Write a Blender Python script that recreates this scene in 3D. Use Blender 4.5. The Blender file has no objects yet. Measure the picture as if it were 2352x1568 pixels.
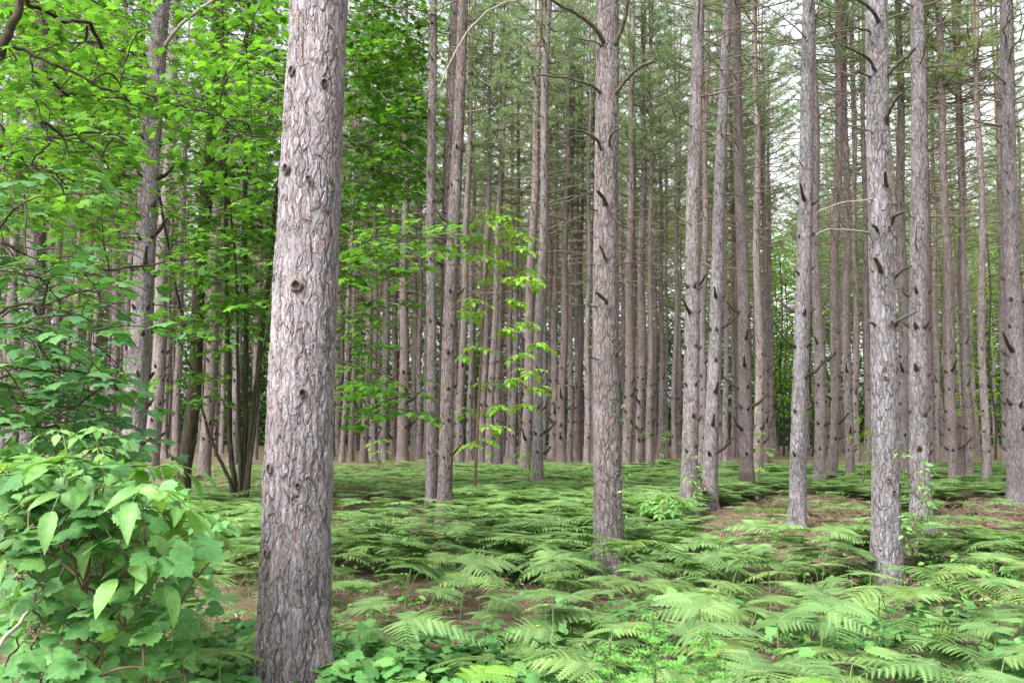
import bpy, math
import numpy as np
from math import radians, sin, cos, pi

# ------------------------------------------------------------------ camera, sky, sun
SC = bpy.context.scene
F, CX, CY, CAMH = 2100.0, 1176.0, 784.0, 1.6      # focal length and centre in 2352 px picture units
PITCH = math.atan((980 - 784) / F)
cam_d = bpy.data.cameras.new('camera')
cam_d.sensor_width = 36.0
cam_d.lens = 36.0 * F / 2352.0
cam_d.clip_start = 0.05
cam_d.clip_end = 2000
cam = bpy.data.objects.new('camera', cam_d)
SC.collection.objects.link(cam)
cam.location = (0, 0, CAMH)
cam.rotation_euler = (pi / 2 + PITCH, 0, 0)
SC.camera = cam

SUN_EL, SUN_AZ = 50.0, 222.0      # azimuth clockwise from +Y: behind and left of the camera
world = bpy.data.worlds.new('World')
SC.world = world
world.use_nodes = True
wn, wl = world.node_tree.nodes, world.node_tree.links
wn.clear()
w_out = wn.new('ShaderNodeOutputWorld')
w_bg = wn.new('ShaderNodeBackground')
w_sky = wn.new('ShaderNodeTexSky')
w_sky.sky_type = 'NISHITA'
w_sky.sun_disc = False
w_sky.sun_elevation = radians(SUN_EL)
w_sky.sun_rotation = radians(SUN_AZ)
w_sky.dust_density = 4.0
w_sky.air_density = 1.0
w_hsv = wn.new('ShaderNodeHueSaturation')
w_hsv.inputs['Saturation'].default_value = 0.16
wl.new(w_sky.outputs[0], w_hsv.inputs['Color'])
wl.new(w_hsv.outputs[0], w_bg.inputs['Color'])
w_bg.inputs['Strength'].default_value = 0.125
wl.new(w_bg.outputs[0], w_out.inputs[0])

sun_d = bpy.data.lights.new('sun', 'SUN')
sun_d.energy = 2.2
sun_d.angle = radians(25)
sun_d.color = (1.0, 0.97, 0.92)
sun = bpy.data.objects.new('sun', sun_d)
SC.collection.objects.link(sun)
sun.rotation_euler = (radians(90 - SUN_EL), 0, radians(180 - SUN_AZ))
sun.location = (-10, -20, 40)

SC.view_settings.view_transform = 'Standard'
SC.view_settings.look = 'None'
SC.view_settings.exposure = 1.87
SC.view_settings.gamma = 1.0
SC.cycles.max_bounces = 7
SC.cycles.diffuse_bounces = 4
SC.cycles.glossy_bounces = 2
SC.cycles.transmission_bounces = 4
SC.cycles.transparent_max_bounces = 4
SC.cycles.use_denoising = True
try:
    SC.cycles.denoiser = 'OPENIMAGEDENOISE'
    SC.cycles.denoising_prefilter = 'ACCURATE'
except Exception:
    pass
SC.cycles.use_adaptive_sampling = True
SC.cycles.adaptive_threshold = 0.02

# ------------------------------------------------------------------ picture geometry -> world
_right = np.array([1.0, 0, 0])
_fwd = np.array([0, cos(PITCH), sin(PITCH)])
_up = np.array([0, -sin(PITCH), cos(PITCH)])
_cam = np.array([0, 0, CAMH])


def ray(u, v):
    return _right * ((u - CX) / F) + _up * ((CY - v) / F) + _fwd


def ground(u, v):
    r = ray(u, v)
    return _cam + r * (-CAMH / r[2])


def at(u, v, Y):
    r = ray(u, v)
    return _cam + r * (Y / r[1])


def proj(P):
    P = np.atleast_2d(P) - _cam
    d = P @ _fwd
    return CX + F * (P @ _right) / d, CY - F * (P @ _up) / d, d


def hgt(x, y):
    """gentle relief of the forest floor"""
    return (0.05 * np.sin(x * 0.55 + 1.0) * np.cos(y * 0.43) + 0.035 * np.sin(x * 1.3 + y * 0.9)
            + 0.02 * np.sin(x * 2.9 - y * 2.3 + 2))


# ------------------------------------------------------------------ mesh building
class MB:
    def __init__(self):
        self.v, self.fi, self.fl, self.uv, self.mi, self.n = [], [], [], [], [], 0
        self.sm = []

    def add(self, v, f, uv=None, mat=0, smooth=True):
        """v (N,3); f (M,k) indices; uv (N,2) per vertex"""
        v = np.asarray(v, float).reshape(-1, 3)
        f = np.asarray(f, np.int64)
        if len(v) == 0 or len(f) == 0:
            return
        self.v.append(v)
        self.fi.append((f + self.n).ravel())
        self.fl.append(np.full(len(f), f.shape[1], np.int32))
        self.mi.append(np.full(len(f), mat, np.int32))
        self.sm.append(np.full(len(f), smooth, bool))
        u = np.zeros((len(v), 2)) if uv is None else np.asarray(uv, float)
        self.uv.append(u[f.ravel()])
        self.n += len(v)

    def mesh(self, name, mats):
        me = bpy.data.meshes.new(name)
        if not self.v:
            return me
        v = np.concatenate(self.v).astype(np.float32)
        fi = np.concatenate(self.fi).astype(np.int32)
        fl = np.concatenate(self.fl)
        me.vertices.add(len(v))
        me.vertices.foreach_set('co', v.ravel())
        me.loops.add(len(fi))
        me.loops.foreach_set('vertex_index', fi)
        me.polygons.add(len(fl))
        st = np.concatenate([[0], np.cumsum(fl)[:-1]]).astype(np.int32)
        me.polygons.foreach_set('loop_start', st)
        me.polygons.foreach_set('loop_total', fl)
        me.polygons.foreach_set('material_index', np.concatenate(self.mi))
        me.polygons.foreach_set('use_smooth', np.concatenate(self.sm))
        uvl = me.uv_layers.new(name='UVMap')
        uvl.data.foreach_set('uv', np.concatenate(self.uv).astype(np.float32).ravel())
        for m in mats:
            me.materials.append(m)
        me.update(calc_edges=True)
        return me


def link(name, me, parent=None, loc=None):
    o = bpy.data.objects.new(name, me)
    SC.collection.objects.link(o)
    if parent is not None:
        o.parent = parent
    if loc is not None:
        o.location = loc
    return o


def tag(o, label=None, cat=None, group=None, kind=None):
    if label:
        o['label'] = label
    if cat:
        o['category'] = cat
    if group:
        o['group'] = group
    if kind:
        o['kind'] = kind
    return o


def thing(name, label, cat, loc, group=None):
    o = link(name, None, None, loc)
    o.empty_display_size = 0.2
    return tag(o, label, cat, group)


def norm(a):
    a = np.asarray(a, float)
    n = np.linalg.norm(a, axis=-1, keepdims=True)
    return a / np.maximum(n, 1e-9)


def frames_path(P):
    T = norm(np.gradient(P, axis=0))
    ref = np.array([0.0, 0, 1]) if abs(T[0][2]) < 0.9 else np.array([1.0, 0, 0])
    A = norm(np.cross(T, ref))
    bad = np.linalg.norm(np.cross(T, ref), axis=1) < 0.05
    if bad.any():
        A[bad] = norm(np.cross(T[bad], np.array([0.3, 1.0, 0.1])))
    B = np.cross(T, A)
    return T, A, B


def tube(mb, P, R, k=6, mat=0, cap=True):
    P = np.asarray(P, float)
    n = len(P)
    R = np.broadcast_to(np.asarray(R, float), (n,))
    T, A, B = frames_path(P)
    a = np.arange(k) * 2 * pi / k
    ring = A[:, None, :] * np.cos(a)[None, :, None] + B[:, None, :] * np.sin(a)[None, :, None]
    V = (P[:, None, :] + ring * R[:, None, None]).reshape(-1, 3)
    i = np.arange(n - 1)[:, None] * k
    j = np.arange(k)[None, :]
    j2 = (j + 1) % k
    Fq = np.stack([i + j, i + j2, i + k + j2, i + k + j], -1).reshape(-1, 4)
    mb.add(V, Fq, None, mat)
    if cap:
        c = np.vstack([V[-k:], P[-1] + T[-1] * R[-1] * 0.4])
        mb.add(c, [[q, (q + 1) % k, k] for q in range(k)], None, mat)


def bez(pts, n=10):
    """smooth curve through points (Catmull-Rom)"""
    pts = np.asarray(pts, float)
    if len(pts) == 2:
        t = np.linspace(0, 1, n)[:, None]
        return pts[0] * (1 - t) + pts[1] * t
    p = np.vstack([2 * pts[0] - pts[1], pts, 2 * pts[-1] - pts[-2]])
    segs = len(pts) - 1
    out = []
    m = max(2, int(math.ceil(n / segs)))
    for s in range(segs):
        p0, p1, p2, p3 = p[s], p[s + 1], p[s + 2], p[s + 3]
        t = np.linspace(0, 1, m, endpoint=(s == segs - 1))[:, None]
        out.append(0.5 * (2 * p1 + (p2 - p0) * t + (2 * p0 - 5 * p1 + 4 * p2 - p3) * t ** 2
                          + (3 * p1 - p0 - 3 * p2 + p3) * t ** 3))
    return np.vstack(out)


def place(mb, tpl, O, D, N, S, mat=0, aspect=None):
    """copies of a leaf template: O origins, D along-direction, N normal, S size"""
    tv, tf, tuv = tpl
    O = np.asarray(O, float).reshape(-1, 3)
    m = len(O)
    if m == 0:
        return
    D = norm(np.broadcast_to(D, (m, 3)))
    N = np.broadcast_to(N, (m, 3))
    X = norm(np.cross(D, N))
    Z = np.cross(X, D)
    S = np.broadcast_to(np.asarray(S, float), (m,))
    ax = np.ones(m) if aspect is None else aspect
    V = (O[:, None, :]
         + X[:, None, :] * (tv[None, :, 0:1] * (S * ax)[:, None, None])
         + D[:, None, :] * (tv[None, :, 1:2] * S[:, None, None])
         + Z[:, None, :] * (tv[None, :, 2:3] * S[:, None, None]))
    nv = len(tv)
    Fi = (np.asarray(tf)[None, :, :] + (np.arange(m) * nv)[:, None, None]).reshape(-1, len(tf[0]))
    mb.add(V.reshape(-1, 3), Fi, np.tile(tuv, (m, 1)), mat)


# ------------------------------------------------------------------ leaf templates (x across, y along, z up)
def fan(outline, centre, zf):
    o = np.array(outline, float)
    v = np.vstack([[centre], o])
    v3 = np.column_stack([v, zf(v[:, 0], v[:, 1])])
    n = len(o)
    f = [[0, 1 + i, 1 + (i + 1) % n] for i in range(n)]
    return v3, np.array(f), v.copy()


def sym(right):
    """mirror an outline that runs from the petiole (0,0) up the right side to the tip (0,1)"""
    left = [(-x, y) for x, y in reversed(right[1:-1])]
    return right + left


MAPLE_HI = fan(sym([(0, 0), (.13, -.05), (.30, -.02), (.42, .08), (.36, .16), (.40, .24), (.58, .30), (.68, .46),
                    (.50, .46), (.42, .52), (.28, .50), (.32, .66), (.22, .76), (.14, .80), (0, 1.0)]),
               (0, .32), lambda x, y: -0.30 * x * x - 0.28 * np.maximum(y - .3, 0) ** 2 + 0.05 * np.abs(x))
MAPLE_LO = fan(sym([(0, 0), (.35, .02), (.34, .22), (.66, .46), (.30, .50), (.22, .76), (0, 1.0)]),
               (0, .32), lambda x, y: -0.32 * x * x - 0.25 * np.maximum(y - .3, 0) ** 2)
GRAPE = fan(sym([(0, .10), (.10, -.02), (.26, -.07), (.36, .0), (.46, .02), (.50, .14), (.60, .20), (.55, .32), (.66, .40),
                 (.56, .46), (.55, .56), (.44, .54), (.34, .60), (.38, .70), (.28, .74), (.24, .84), (.12, .86), (0, 1.0)]),
            (0, .36), lambda x, y: -0.35 * x * x - 0.22 * (y - .3) ** 2 + 0.16 * np.abs(x))


def ovate(n=7, wmax=.30, droop=.35, fold=.22, serr=0.0):
    ys = np.linspace(0, 1, n)
    V, UV = [], []
    for i, y in enumerate(ys):
        w = wmax * math.sin(pi * min(1, y ** 0.80)) ** 0.85 if 0 < y < 1 else 0.004
        w *= 1 + (serr if i % 2 else -serr)
        z = -droop * y * y
        V += [(-w, y, z + fold * w), (0, y, z), (w, y, z + fold * w)]
        UV += [(-w / wmax * .5, y), (0, y), (w / wmax * .5, y)]
    Fq = []
    for i in range(n - 1):
        a = i * 3
        Fq += [[a, a + 1, a + 4, a + 3], [a + 1, a + 2, a + 5, a + 4]]
    return np.array(V), np.array(Fq), np.array(UV)


OVATE = ovate(13, .255, .35, .25, .05)
OVATES = [OVATE, ovate(11, .23, .10, .35, .06), ovate(11, .28, .60, .12, .05), ovate(11, .21, .45, .45, .04)]
OVATE_LO = ovate(4, .27, .25, .2)
SLIM = ovate(4, .16, .3, .2)
DIAMOND = (np.array([(0, 0, 0), (.32, .45, -.02), (0, 1, -.12), (-.32, .45, -.02)]), np.array([[0, 1, 2, 3]]),
           np.array([(0, 0), (.5, .5), (0, 1), (-.5, .5)]))


# ------------------------------------------------------------------ materials
def newmat(name):
    m = bpy.data.materials.new(name)
    m.use_nodes = True
    nt = m.node_tree
    nt.nodes.clear()
    out = nt.nodes.new('ShaderNodeOutputMaterial')
    return m, nt, out


def rgb(c):
    return (c[0], c[1], c[2], 1)


def ramp(nt, stops, fac):
    r = nt.nodes.new('ShaderNodeValToRGB')
    e = r.color_ramp.elements
    while len(e) < len(stops):
        e.new(0.5)
    for i, (p, c) in enumerate(stops):
        e[i].position = p
        e[i].color = rgb(c) if isinstance(c, (tuple, list)) else (c, c, c, 1)
    nt.links.new(fac, r.inputs[0])
    return r.outputs[0]


def math_n(nt, op, a, b=None, clamp=False):
    n = nt.nodes.new('ShaderNodeMath')
    n.operation = op
    n.use_clamp = clamp
    for i, x in enumerate((a, b)):
        if x is None:
            continue
        if hasattr(x, 'is_output'):
            nt.links.new(x, n.inputs[i])
        else:
            n.inputs[i].default_value = x
    return n.outputs[0]


def mix_n(nt, fac, a, b, blend='MIX'):
    n = nt.nodes.new('ShaderNodeMix')
    n.data_type = 'RGBA'
    n.blend_type = blend
    for sock, x in ((n.inputs[0], fac), (n.inputs[6], a), (n.inputs[7], b)):
        if hasattr(x, 'is_output'):
            nt.links.new(x, sock)
        elif isinstance(x, (tuple, list)):
            sock.default_value = rgb(x)
        else:
            sock.default_value = x
    return n.outputs[2]


def leaf_mat(name, dark, mid, light, transl=0.35, tcol=None, veins=True, rough=0.5, vein_n=7):
    m, nt, out = newmat(name)
    geo = nt.nodes.new('ShaderNodeNewGeometry')
    col = ramp(nt, [(0.0, dark), (0.5, mid), (1.0, light)], geo.outputs['Random Per Island'])
    tc = nt.nodes.new('ShaderNodeTexCoord')
    nz = nt.nodes.new('ShaderNodeTexNoise')
    nz.inputs['Scale'].default_value = 1.3
    nz.inputs['Detail'].default_value = 3
    oi = nt.nodes.new('ShaderNodeObjectInfo')
    nt.links.new(geo.outputs['Position'], nz.inputs['Vector'])
    v = ramp(nt, [(0.3, 0.72), (0.7, 1.2)], nz.outputs[0])
    col = mix_n(nt, 1.0, col, v, 'MULTIPLY')
    ov = ramp(nt, [(0.0, (0.72, 0.80, 0.75)), (0.5, (1.0, 1.0, 1.0)), (0.93, (1.12, 1.05, 0.90)), (1.0, (1.4, 1.05, 0.75))], oi.outputs['Random'])
    if name.startswith(('bracken', 'pine')):
        col = mix_n(nt, 1.0, col, ov, 'MULTIPLY')
    if veins:
        uv = nt.nodes.new('ShaderNodeUVMap')
        sep = nt.nodes.new('ShaderNodeSeparateXYZ')
        nt.links.new(uv.outputs[0], sep.inputs[0])
        ax = math_n(nt, 'ABSOLUTE', sep.outputs[0])
        mid_l = math_n(nt, 'LESS_THAN', ax, 0.02)
        s = math_n(nt, 'MULTIPLY', math_n(nt, 'SUBTRACT', sep.outputs[1], math_n(nt, 'MULTIPLY', ax, 0.6)), float(vein_n))
        fr = math_n(nt, 'FRACT', s)
        side = math_n(nt, 'LESS_THAN', fr, 0.13)
        vm = math_n(nt, 'MAXIMUM', mid_l, math_n(nt, 'MULTIPLY', side, 0.45))
        col = mix_n(nt, math_n(nt, 'MULTIPLY', vm, 0.18), col, tuple(min(1, c * 1.5 + .04) for c in light))
    b = nt.nodes.new('ShaderNodeBsdfPrincipled')
    b.inputs['Roughness'].default_value = rough
    b.inputs['Specular IOR Level'].default_value = 0.35
    if veins:
        n2 = nt.nodes.new('ShaderNodeTexNoise')
        n2.inputs['Scale'].default_value = 55.0
        n2.inputs['Detail'].default_value = 4
        nt.links.new(geo.outputs['Position'], n2.inputs['Vector'])
        col = mix_n(nt, 1.0, col, ramp(nt, [(0.3, 0.78), (0.7, 1.15)], n2.outputs[0]), 'MULTIPLY')
        spot = nt.nodes.new('ShaderNodeTexNoise')
        spot.inputs['Scale'].default_value = 38.0
        spot.inputs['Detail'].default_value = 2
        nt.links.new(geo.outputs['Position'], spot.inputs['Vector'])
        col = mix_n(nt, ramp(nt, [(0.70, 0.0), (0.74, 0.7)], spot.outputs[0]), col, (0.10, 0.075, 0.03))
        bpn = nt.nodes.new('ShaderNodeBump')
        bpn.inputs['Strength'].default_value = 0.5
        bpn.inputs['Distance'].default_value = 0.004
        nt.links.new(math_n(nt, 'SUBTRACT', n2.outputs[0], math_n(nt, 'MULTIPLY', vm, 0.8)), bpn.inputs['Height'])
        nt.links.new(bpn.outputs[0], b.inputs['Normal'])
    nt.links.new(col, b.inputs['Base Color'])
    tr = nt.nodes.new('ShaderNodeBsdfTranslucent')
    tcn = mix_n(nt, 1.0, col, tcol or (1.3, 1.25, 0.5), 'MULTIPLY')
    nt.links.new(tcn, tr.inputs[0])
    mx = nt.nodes.new('ShaderNodeMixShader')
    mx.inputs[0].default_value = transl
    nt.links.new(b.outputs[0], mx.inputs[1])
    nt.links.new(tr.outputs[0], mx.inputs[2])
    nt.links.new(mx.outputs[0], out.inputs[0])
    return m


def plain_mat(name, stops, scale=6.0, rough=0.9, bump=0.3, stretch=(1, 1, 1), detail=5, bdist=0.01):
    m, nt, out = newmat(name)
    tc = nt.nodes.new('ShaderNodeTexCoord')
    mp = nt.nodes.new('ShaderNodeMapping')
    mp.inputs['Scale'].default_value = stretch
    nt.links.new(tc.outputs['Object'], mp.inputs[0])
    nz = nt.nodes.new('ShaderNodeTexNoise')
    nz.inputs['Scale'].default_value = scale
    nz.inputs['Detail'].default_value = detail
    nt.links.new(mp.outputs[0], nz.inputs['Vector'])
    col = ramp(nt, stops, nz.outputs[0])
    b = nt.nodes.new('ShaderNodeBsdfPrincipled')
    b.inputs['Roughness'].default_value = rough
    b.inputs['Specular IOR Level'].default_value = 0.2
    nt.links.new(col, b.inputs['Base Color'])
    if bump:
        bp = nt.nodes.new('ShaderNodeBump')
        bp.inputs['Strength'].default_value = bump
        bp.inputs['Distance'].default_value = bdist
        nt.links.new(nz.outputs[0], bp.inputs['Height'])
        nt.links.new(bp.outputs[0], b.inputs['Normal'])
    nt.links.new(b.outputs[0], out.inputs[0])
    return m


def bark_mat(name, plate=(0.30, 0.265, 0.26), pink=(0.36, 0.235, 0.19), pale=(0.46, 0.44, 0.44), furrow=(0.055, 0.042, 0.036),
             sc=20.0, zs=0.30, disp=0.012, hero=False, fw=0.16, dark_foot=0):
    """flaky red-pine bark: tall irregular plates parted by dark furrows"""
    m, nt, out = newmat(name)
    L = nt.links
    tc = nt.nodes.new('ShaderNodeTexCoord')
    oi = nt.nodes.new('ShaderNodeObjectInfo')
    off = nt.nodes.new('ShaderNodeVectorMath')
    off.operation = 'MULTIPLY_ADD'
    L.new(oi.outputs['Random'], off.inputs[0])
    off.inputs[1].default_value = (17, 31, 23)
    L.new(tc.outputs['Object'], off.inputs[2])
    # distortion
    dn = nt.nodes.new('ShaderNodeTexNoise')
    dn.inputs['Scale'].default_value = 9.0
    dn.inputs['Detail'].default_value = 3
    L.new(off.outputs[0], dn.inputs['Vector'])
    dv = nt.nodes.new('ShaderNodeVectorMath')
    dv.operation = 'MULTIPLY_ADD'
    L.new(dn.outputs['Color'], dv.inputs[0])
    dv.inputs[1].default_value = (0.07, 0.07, 0.16)
    L.new(off.outputs[0], dv.inputs[2])
    mp = nt.nodes.new('ShaderNodeMapping')
    mp.inputs['Scale'].default_value = (1, 1, zs)
    L.new(dv.outputs[0], mp.inputs[0])

    def vor(scale, feature, rnd=1.0):
        v = nt.nodes.new('ShaderNodeTexVoronoi')
        v.feature = feature
        v.inputs['Scale'].default_value = scale
        v.inputs['Randomness'].default_value = rnd
        L.new(mp.outputs[0], v.inputs['Vector'])
        return v
    e1 = vor(sc, 'DISTANCE_TO_EDGE')
    c1 = vor(sc, 'F1')
    e2 = vor(sc * 2.3, 'DISTANCE_TO_EDGE')
    c2 = vor(sc * 2.3, 'F1')
    gate = nt.nodes.new('ShaderNodeTexNoise')
    gate.inputs['Scale'].default_value = sc * .45
    gate.inputs['Detail'].default_value = 4
    L.new(mp.outputs[0], gate.inputs['Vector'])
    gv = ramp(nt, [(0.40, 0.0), (0.68, 0.10)], gate.outputs[0])
    rag = nt.nodes.new('ShaderNodeTexNoise')
    rag.inputs['Scale'].default_value = sc * 3.5
    rag.inputs['Detail'].default_value = 3
    L.new(mp.outputs[0], rag.inputs['Vector'])
    rg = math_n(nt, 'MULTIPLY', math_n(nt, 'SUBTRACT', rag.outputs[0], 0.5), 0.22)
    ed1 = math_n(nt, 'ADD', math_n(nt, 'ADD', e1.outputs['Distance'], gv), rg, True)
    ed2 = math_n(nt, 'ADD', math_n(nt, 'ADD', e2.outputs['Distance'], gv), rg, True)
    m1 = ramp(nt, [(0.0, 0.0), (fw * 1.5, 1.0)], ed1)
    m2 = ramp(nt, [(0.0, 0.0), (fw * 1.7, 1.0)], ed2)
    sep1 = nt.nodes.new('ShaderNodeSeparateColor')
    L.new(c1.outputs['Color'], sep1.inputs[0])
    sep2 = nt.nodes.new('ShaderNodeSeparateColor')
    L.new(c2.outputs['Color'], sep2.inputs[0])
    fine = nt.nodes.new('ShaderNodeTexNoise')
    fine.inputs['Scale'].default_value = 70
    fine.inputs['Detail'].default_value = 6
    fine.inputs['Roughness'].default_value = 0.7
    mpf = nt.nodes.new('ShaderNodeMapping')
    mpf.inputs['Scale'].default_value = (1, 1, 0.35)
    L.new(off.outputs[0], mpf.inputs[0])
    L.new(mpf.outputs[0], fine.inputs['Vector'])
    big = nt.nodes.new('ShaderNodeTexNoise')
    big.inputs['Scale'].default_value = 1.7
    big.inputs['Detail'].default_value = 3
    L.new(off.outputs[0], big.inputs['Vector'])
    pk = ramp(nt, [(0.55, 0.0), (0.95, 1.0)], sep2.outputs[0])
    pl = ramp(nt, [(0.35, 0.0), (0.85, 1.0)], sep2.outputs[1])
    col = mix_n(nt, pk, plate, pink)
    col = mix_n(nt, math_n(nt, 'MULTIPLY', pl, 0.75), col, pale)
    tint = ramp(nt, [(0.3, (0.82, 0.80, 0.80)), (0.7, (1.15, 1.12, 1.12))], big.outputs[0])
    col = mix_n(nt, 1.0, col, tint, 'MULTIPLY')
    tree = ramp(nt, [(0.0, (0.68, 0.63, 0.61)), (0.35, (0.90, 0.86, 0.85)), (0.7, (0.94, 0.98, 1.02)), (1.0, (1.12, 1.10, 1.10))], oi.outputs['Random'])
    col = mix_n(nt, 1.0, col, tree, 'MULTIPLY')
    fn = ramp(nt, [(0.35, 0.70), (0.65, 1.18)], fine.outputs[0])
    col = mix_n(nt, 1.0, col, fn, 'MULTIPLY')
    fur = math_n(nt, 'MULTIPLY', m1, math_n(nt, 'ADD', math_n(nt, 'MULTIPLY', m2, 0.55), 0.45))
    col = mix_n(nt, math_n(nt, 'POWER', fur, 0.8), furrow, col)
    if dark_foot:  # bark darker towards the ground, upper edge broken by noise
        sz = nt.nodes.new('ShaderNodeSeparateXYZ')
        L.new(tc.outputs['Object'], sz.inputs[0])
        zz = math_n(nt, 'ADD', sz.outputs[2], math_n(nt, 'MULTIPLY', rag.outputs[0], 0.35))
        st = ramp(nt, [(0.0, 1.0), (1.0, 0.0)], math_n(nt, 'MULTIPLY', math_n(nt, 'SUBTRACT', zz, dark_foot), 8.0, True))
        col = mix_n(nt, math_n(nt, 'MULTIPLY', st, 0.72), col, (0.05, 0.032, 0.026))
    b = nt.nodes.new('ShaderNodeBsdfPrincipled')
    b.inputs['Roughness'].default_value = 0.88
    b.inputs['Specular IOR Level'].default_value = 0.25
    L.new(col, b.inputs['Base Color'])
    h = math_n(nt, 'ADD', math_n(nt, 'MULTIPLY', m1, math_n(nt, 'ADD', math_n(nt, 'MULTIPLY', sep1.outputs[2], 0.6), 0.6)),
               math_n(nt, 'MULTIPLY', m2, math_n(nt, 'ADD', math_n(nt, 'MULTIPLY', sep2.outputs[2], 0.5), 0.15)))
    h = math_n(nt, 'ADD', h, math_n(nt, 'MULTIPLY', fine.outputs[0], 0.45))
    if hero:
        dp = nt.nodes.new('ShaderNodeDisplacement')
        dp.inputs['Midlevel'].default_value = 1.2
        dp.inputs['Scale'].default_value = disp
        L.new(h, dp.inputs['Height'])
        L.new(dp.outputs[0], out.inputs['Displacement'])
        m.displacement_method = 'BOTH'
    else:
        bp = nt.nodes.new('ShaderNodeBump')
        bp.inputs['Strength'].default_value = 0.9
        bp.inputs['Distance'].default_value = disp
        L.new(h, bp.inputs['Height'])
        L.new(bp.outputs[0], b.inputs['Normal'])
    L.new(b.outputs[0], out.inputs[0])
    return m


M = {}
M['bark_hero'] = bark_mat('flaky_pine_bark_close', plate=(0.26, 0.25, 0.272), pale=(0.40, 0.40, 0.445), pink=(0.29, 0.222, 0.208), furrow=(0.05, 0.042, 0.042),
                          sc=29.0, zs=0.19, disp=0.0075, hero=True, fw=0.11)
M['bark_near'] = bark_mat('flaky_pine_bark_near', plate=(0.19, 0.179, 0.186), pink=(0.225, 0.167, 0.148), pale=(0.30, 0.292, 0.315), furrow=(0.05, 0.04, 0.036),
                          sc=24.0, zs=0.24, disp=0.008, hero=True, fw=0.13)
M['bark'] = bark_mat('flaky_pine_bark', plate=(0.215, 0.187, 0.188), pink=(0.25, 0.172, 0.148), pale=(0.30, 0.278, 0.285), furrow=(0.08, 0.063, 0.057),
                     sc=20.0, zs=0.30, disp=0.012, fw=0.12)
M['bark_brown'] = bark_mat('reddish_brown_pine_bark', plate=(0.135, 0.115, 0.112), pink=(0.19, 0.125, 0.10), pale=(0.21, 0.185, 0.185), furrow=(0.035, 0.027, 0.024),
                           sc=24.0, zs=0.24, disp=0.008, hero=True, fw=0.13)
M['bark_dark_foot'] = bark_mat('pine_bark_with_dark_foot', plate=(0.19, 0.179, 0.186), pink=(0.225, 0.167, 0.148), pale=(0.30, 0.292, 0.315), furrow=(0.05, 0.04, 0.036),
                             sc=24.0, zs=0.24, disp=0.008, hero=True, fw=0.13, dark_foot=0.62)
M['dead'] = plain_mat('dead_branch_bark', [(0.3, (0.040, 0.033, 0.026)), (0.6, (0.085, 0.075, 0.058)), (0.85, (0.13, 0.12, 0.09))], 30)
M['stub_dark'] = plain_mat('dark_branch_stub', [(0.3, (0.022, 0.016, 0.013)), (0.7, (0.075, 0.058, 0.048))], 40)
M['dead_far'] = plain_mat('dead_twig_bark', [(0.3, (0.10, 0.075, 0.06)), (0.7, (0.19, 0.155, 0.125))], 12, bump=0)
M['dead_pale'] = plain_mat('weathered_branch', [(0.3, (0.16, 0.15, 0.11)), (0.7, (0.32, 0.30, 0.24))], 25)
M['scar_dark'] = plain_mat('knot_hollow', [(0.3, (0.012, 0.009, 0.007)), (0.7, (0.05, 0.035, 0.028))], 60)
M['needle'] = leaf_mat('pine_needles', (0.15, 0.235, 0.13), (0.23, 0.34, 0.18), (0.34, 0.43, 0.23), 0.52, (1.25, 1.25, 0.85), veins=False)
M['maple'] = leaf_mat('maple_leaves', (0.05, 0.145, 0.024), (0.09, 0.225, 0.034), (0.15, 0.32, 0.045), 0.52, (1.28, 1.35, 0.6), vein_n=5)
M['maple_shade'] = leaf_mat('shaded_maple_leaves', (0.045, 0.14, 0.05), (0.075, 0.20, 0.07), (0.12, 0.27, 0.09), 0.35, (1.2, 1.3, 0.6), vein_n=5)  # shade put into the leaf colour: darker and bluer than the other maples
M['sapling'] = leaf_mat('yellow_green_leaves', (0.16, 0.36, 0.035), (0.23, 0.47, 0.05), (0.32, 0.56, 0.08), 0.45, (1.4, 1.3, 0.5))
M['shrub'] = leaf_mat('shrub_leaves', (0.10, 0.25, 0.06), (0.15, 0.34, 0.085), (0.22, 0.42, 0.11), 0.35, (1.3, 1.3, 0.5), vein_n=8)
M['grape'] = leaf_mat('grape_leaves', (0.06, 0.18, 0.05), (0.10, 0.265, 0.075), (0.17, 0.36, 0.10), 0.32, (1.2, 1.3, 0.5), vein_n=6)
M['cover'] = leaf_mat('ground_cover_leaves', (0.06, 0.18, 0.045), (0.11, 0.28, 0.065), (0.19, 0.38, 0.09), 0.30, (1.2, 1.3, 0.5), veins=False)
M['fern'] = leaf_mat('bracken_green', (0.12, 0.22, 0.075), (0.175, 0.30, 0.105), (0.245, 0.38, 0.15), 0.40, (1.2, 1.25, 0.7), veins=False)
M['fern_bright'] = leaf_mat('bracken_yellow_green', (0.15, 0.30, 0.05), (0.19, 0.37, 0.06), (0.25, 0.43, 0.08), 0.35, veins=False)
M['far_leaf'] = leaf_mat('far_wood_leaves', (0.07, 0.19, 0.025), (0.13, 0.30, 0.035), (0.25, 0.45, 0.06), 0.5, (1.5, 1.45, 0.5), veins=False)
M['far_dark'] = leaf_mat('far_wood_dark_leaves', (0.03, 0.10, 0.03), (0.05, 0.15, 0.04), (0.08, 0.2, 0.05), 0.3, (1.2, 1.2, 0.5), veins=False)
M['fir'] = leaf_mat('fir_needles', (0.10, 0.30, 0.07), (0.17, 0.42, 0.09), (0.26, 0.52, 0.12), 0.25, veins=False)
M['stem'] = plain_mat('green_stem', [(0.3, (0.10, 0.16, 0.05)), (0.7, (0.17, 0.24, 0.09))], 20, bump=0)
M['stem_brown'] = plain_mat('brown_stem', [(0.3, (0.08, 0.055, 0.04)), (0.7, (0.18, 0.13, 0.09))], 20, bump=0)
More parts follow.
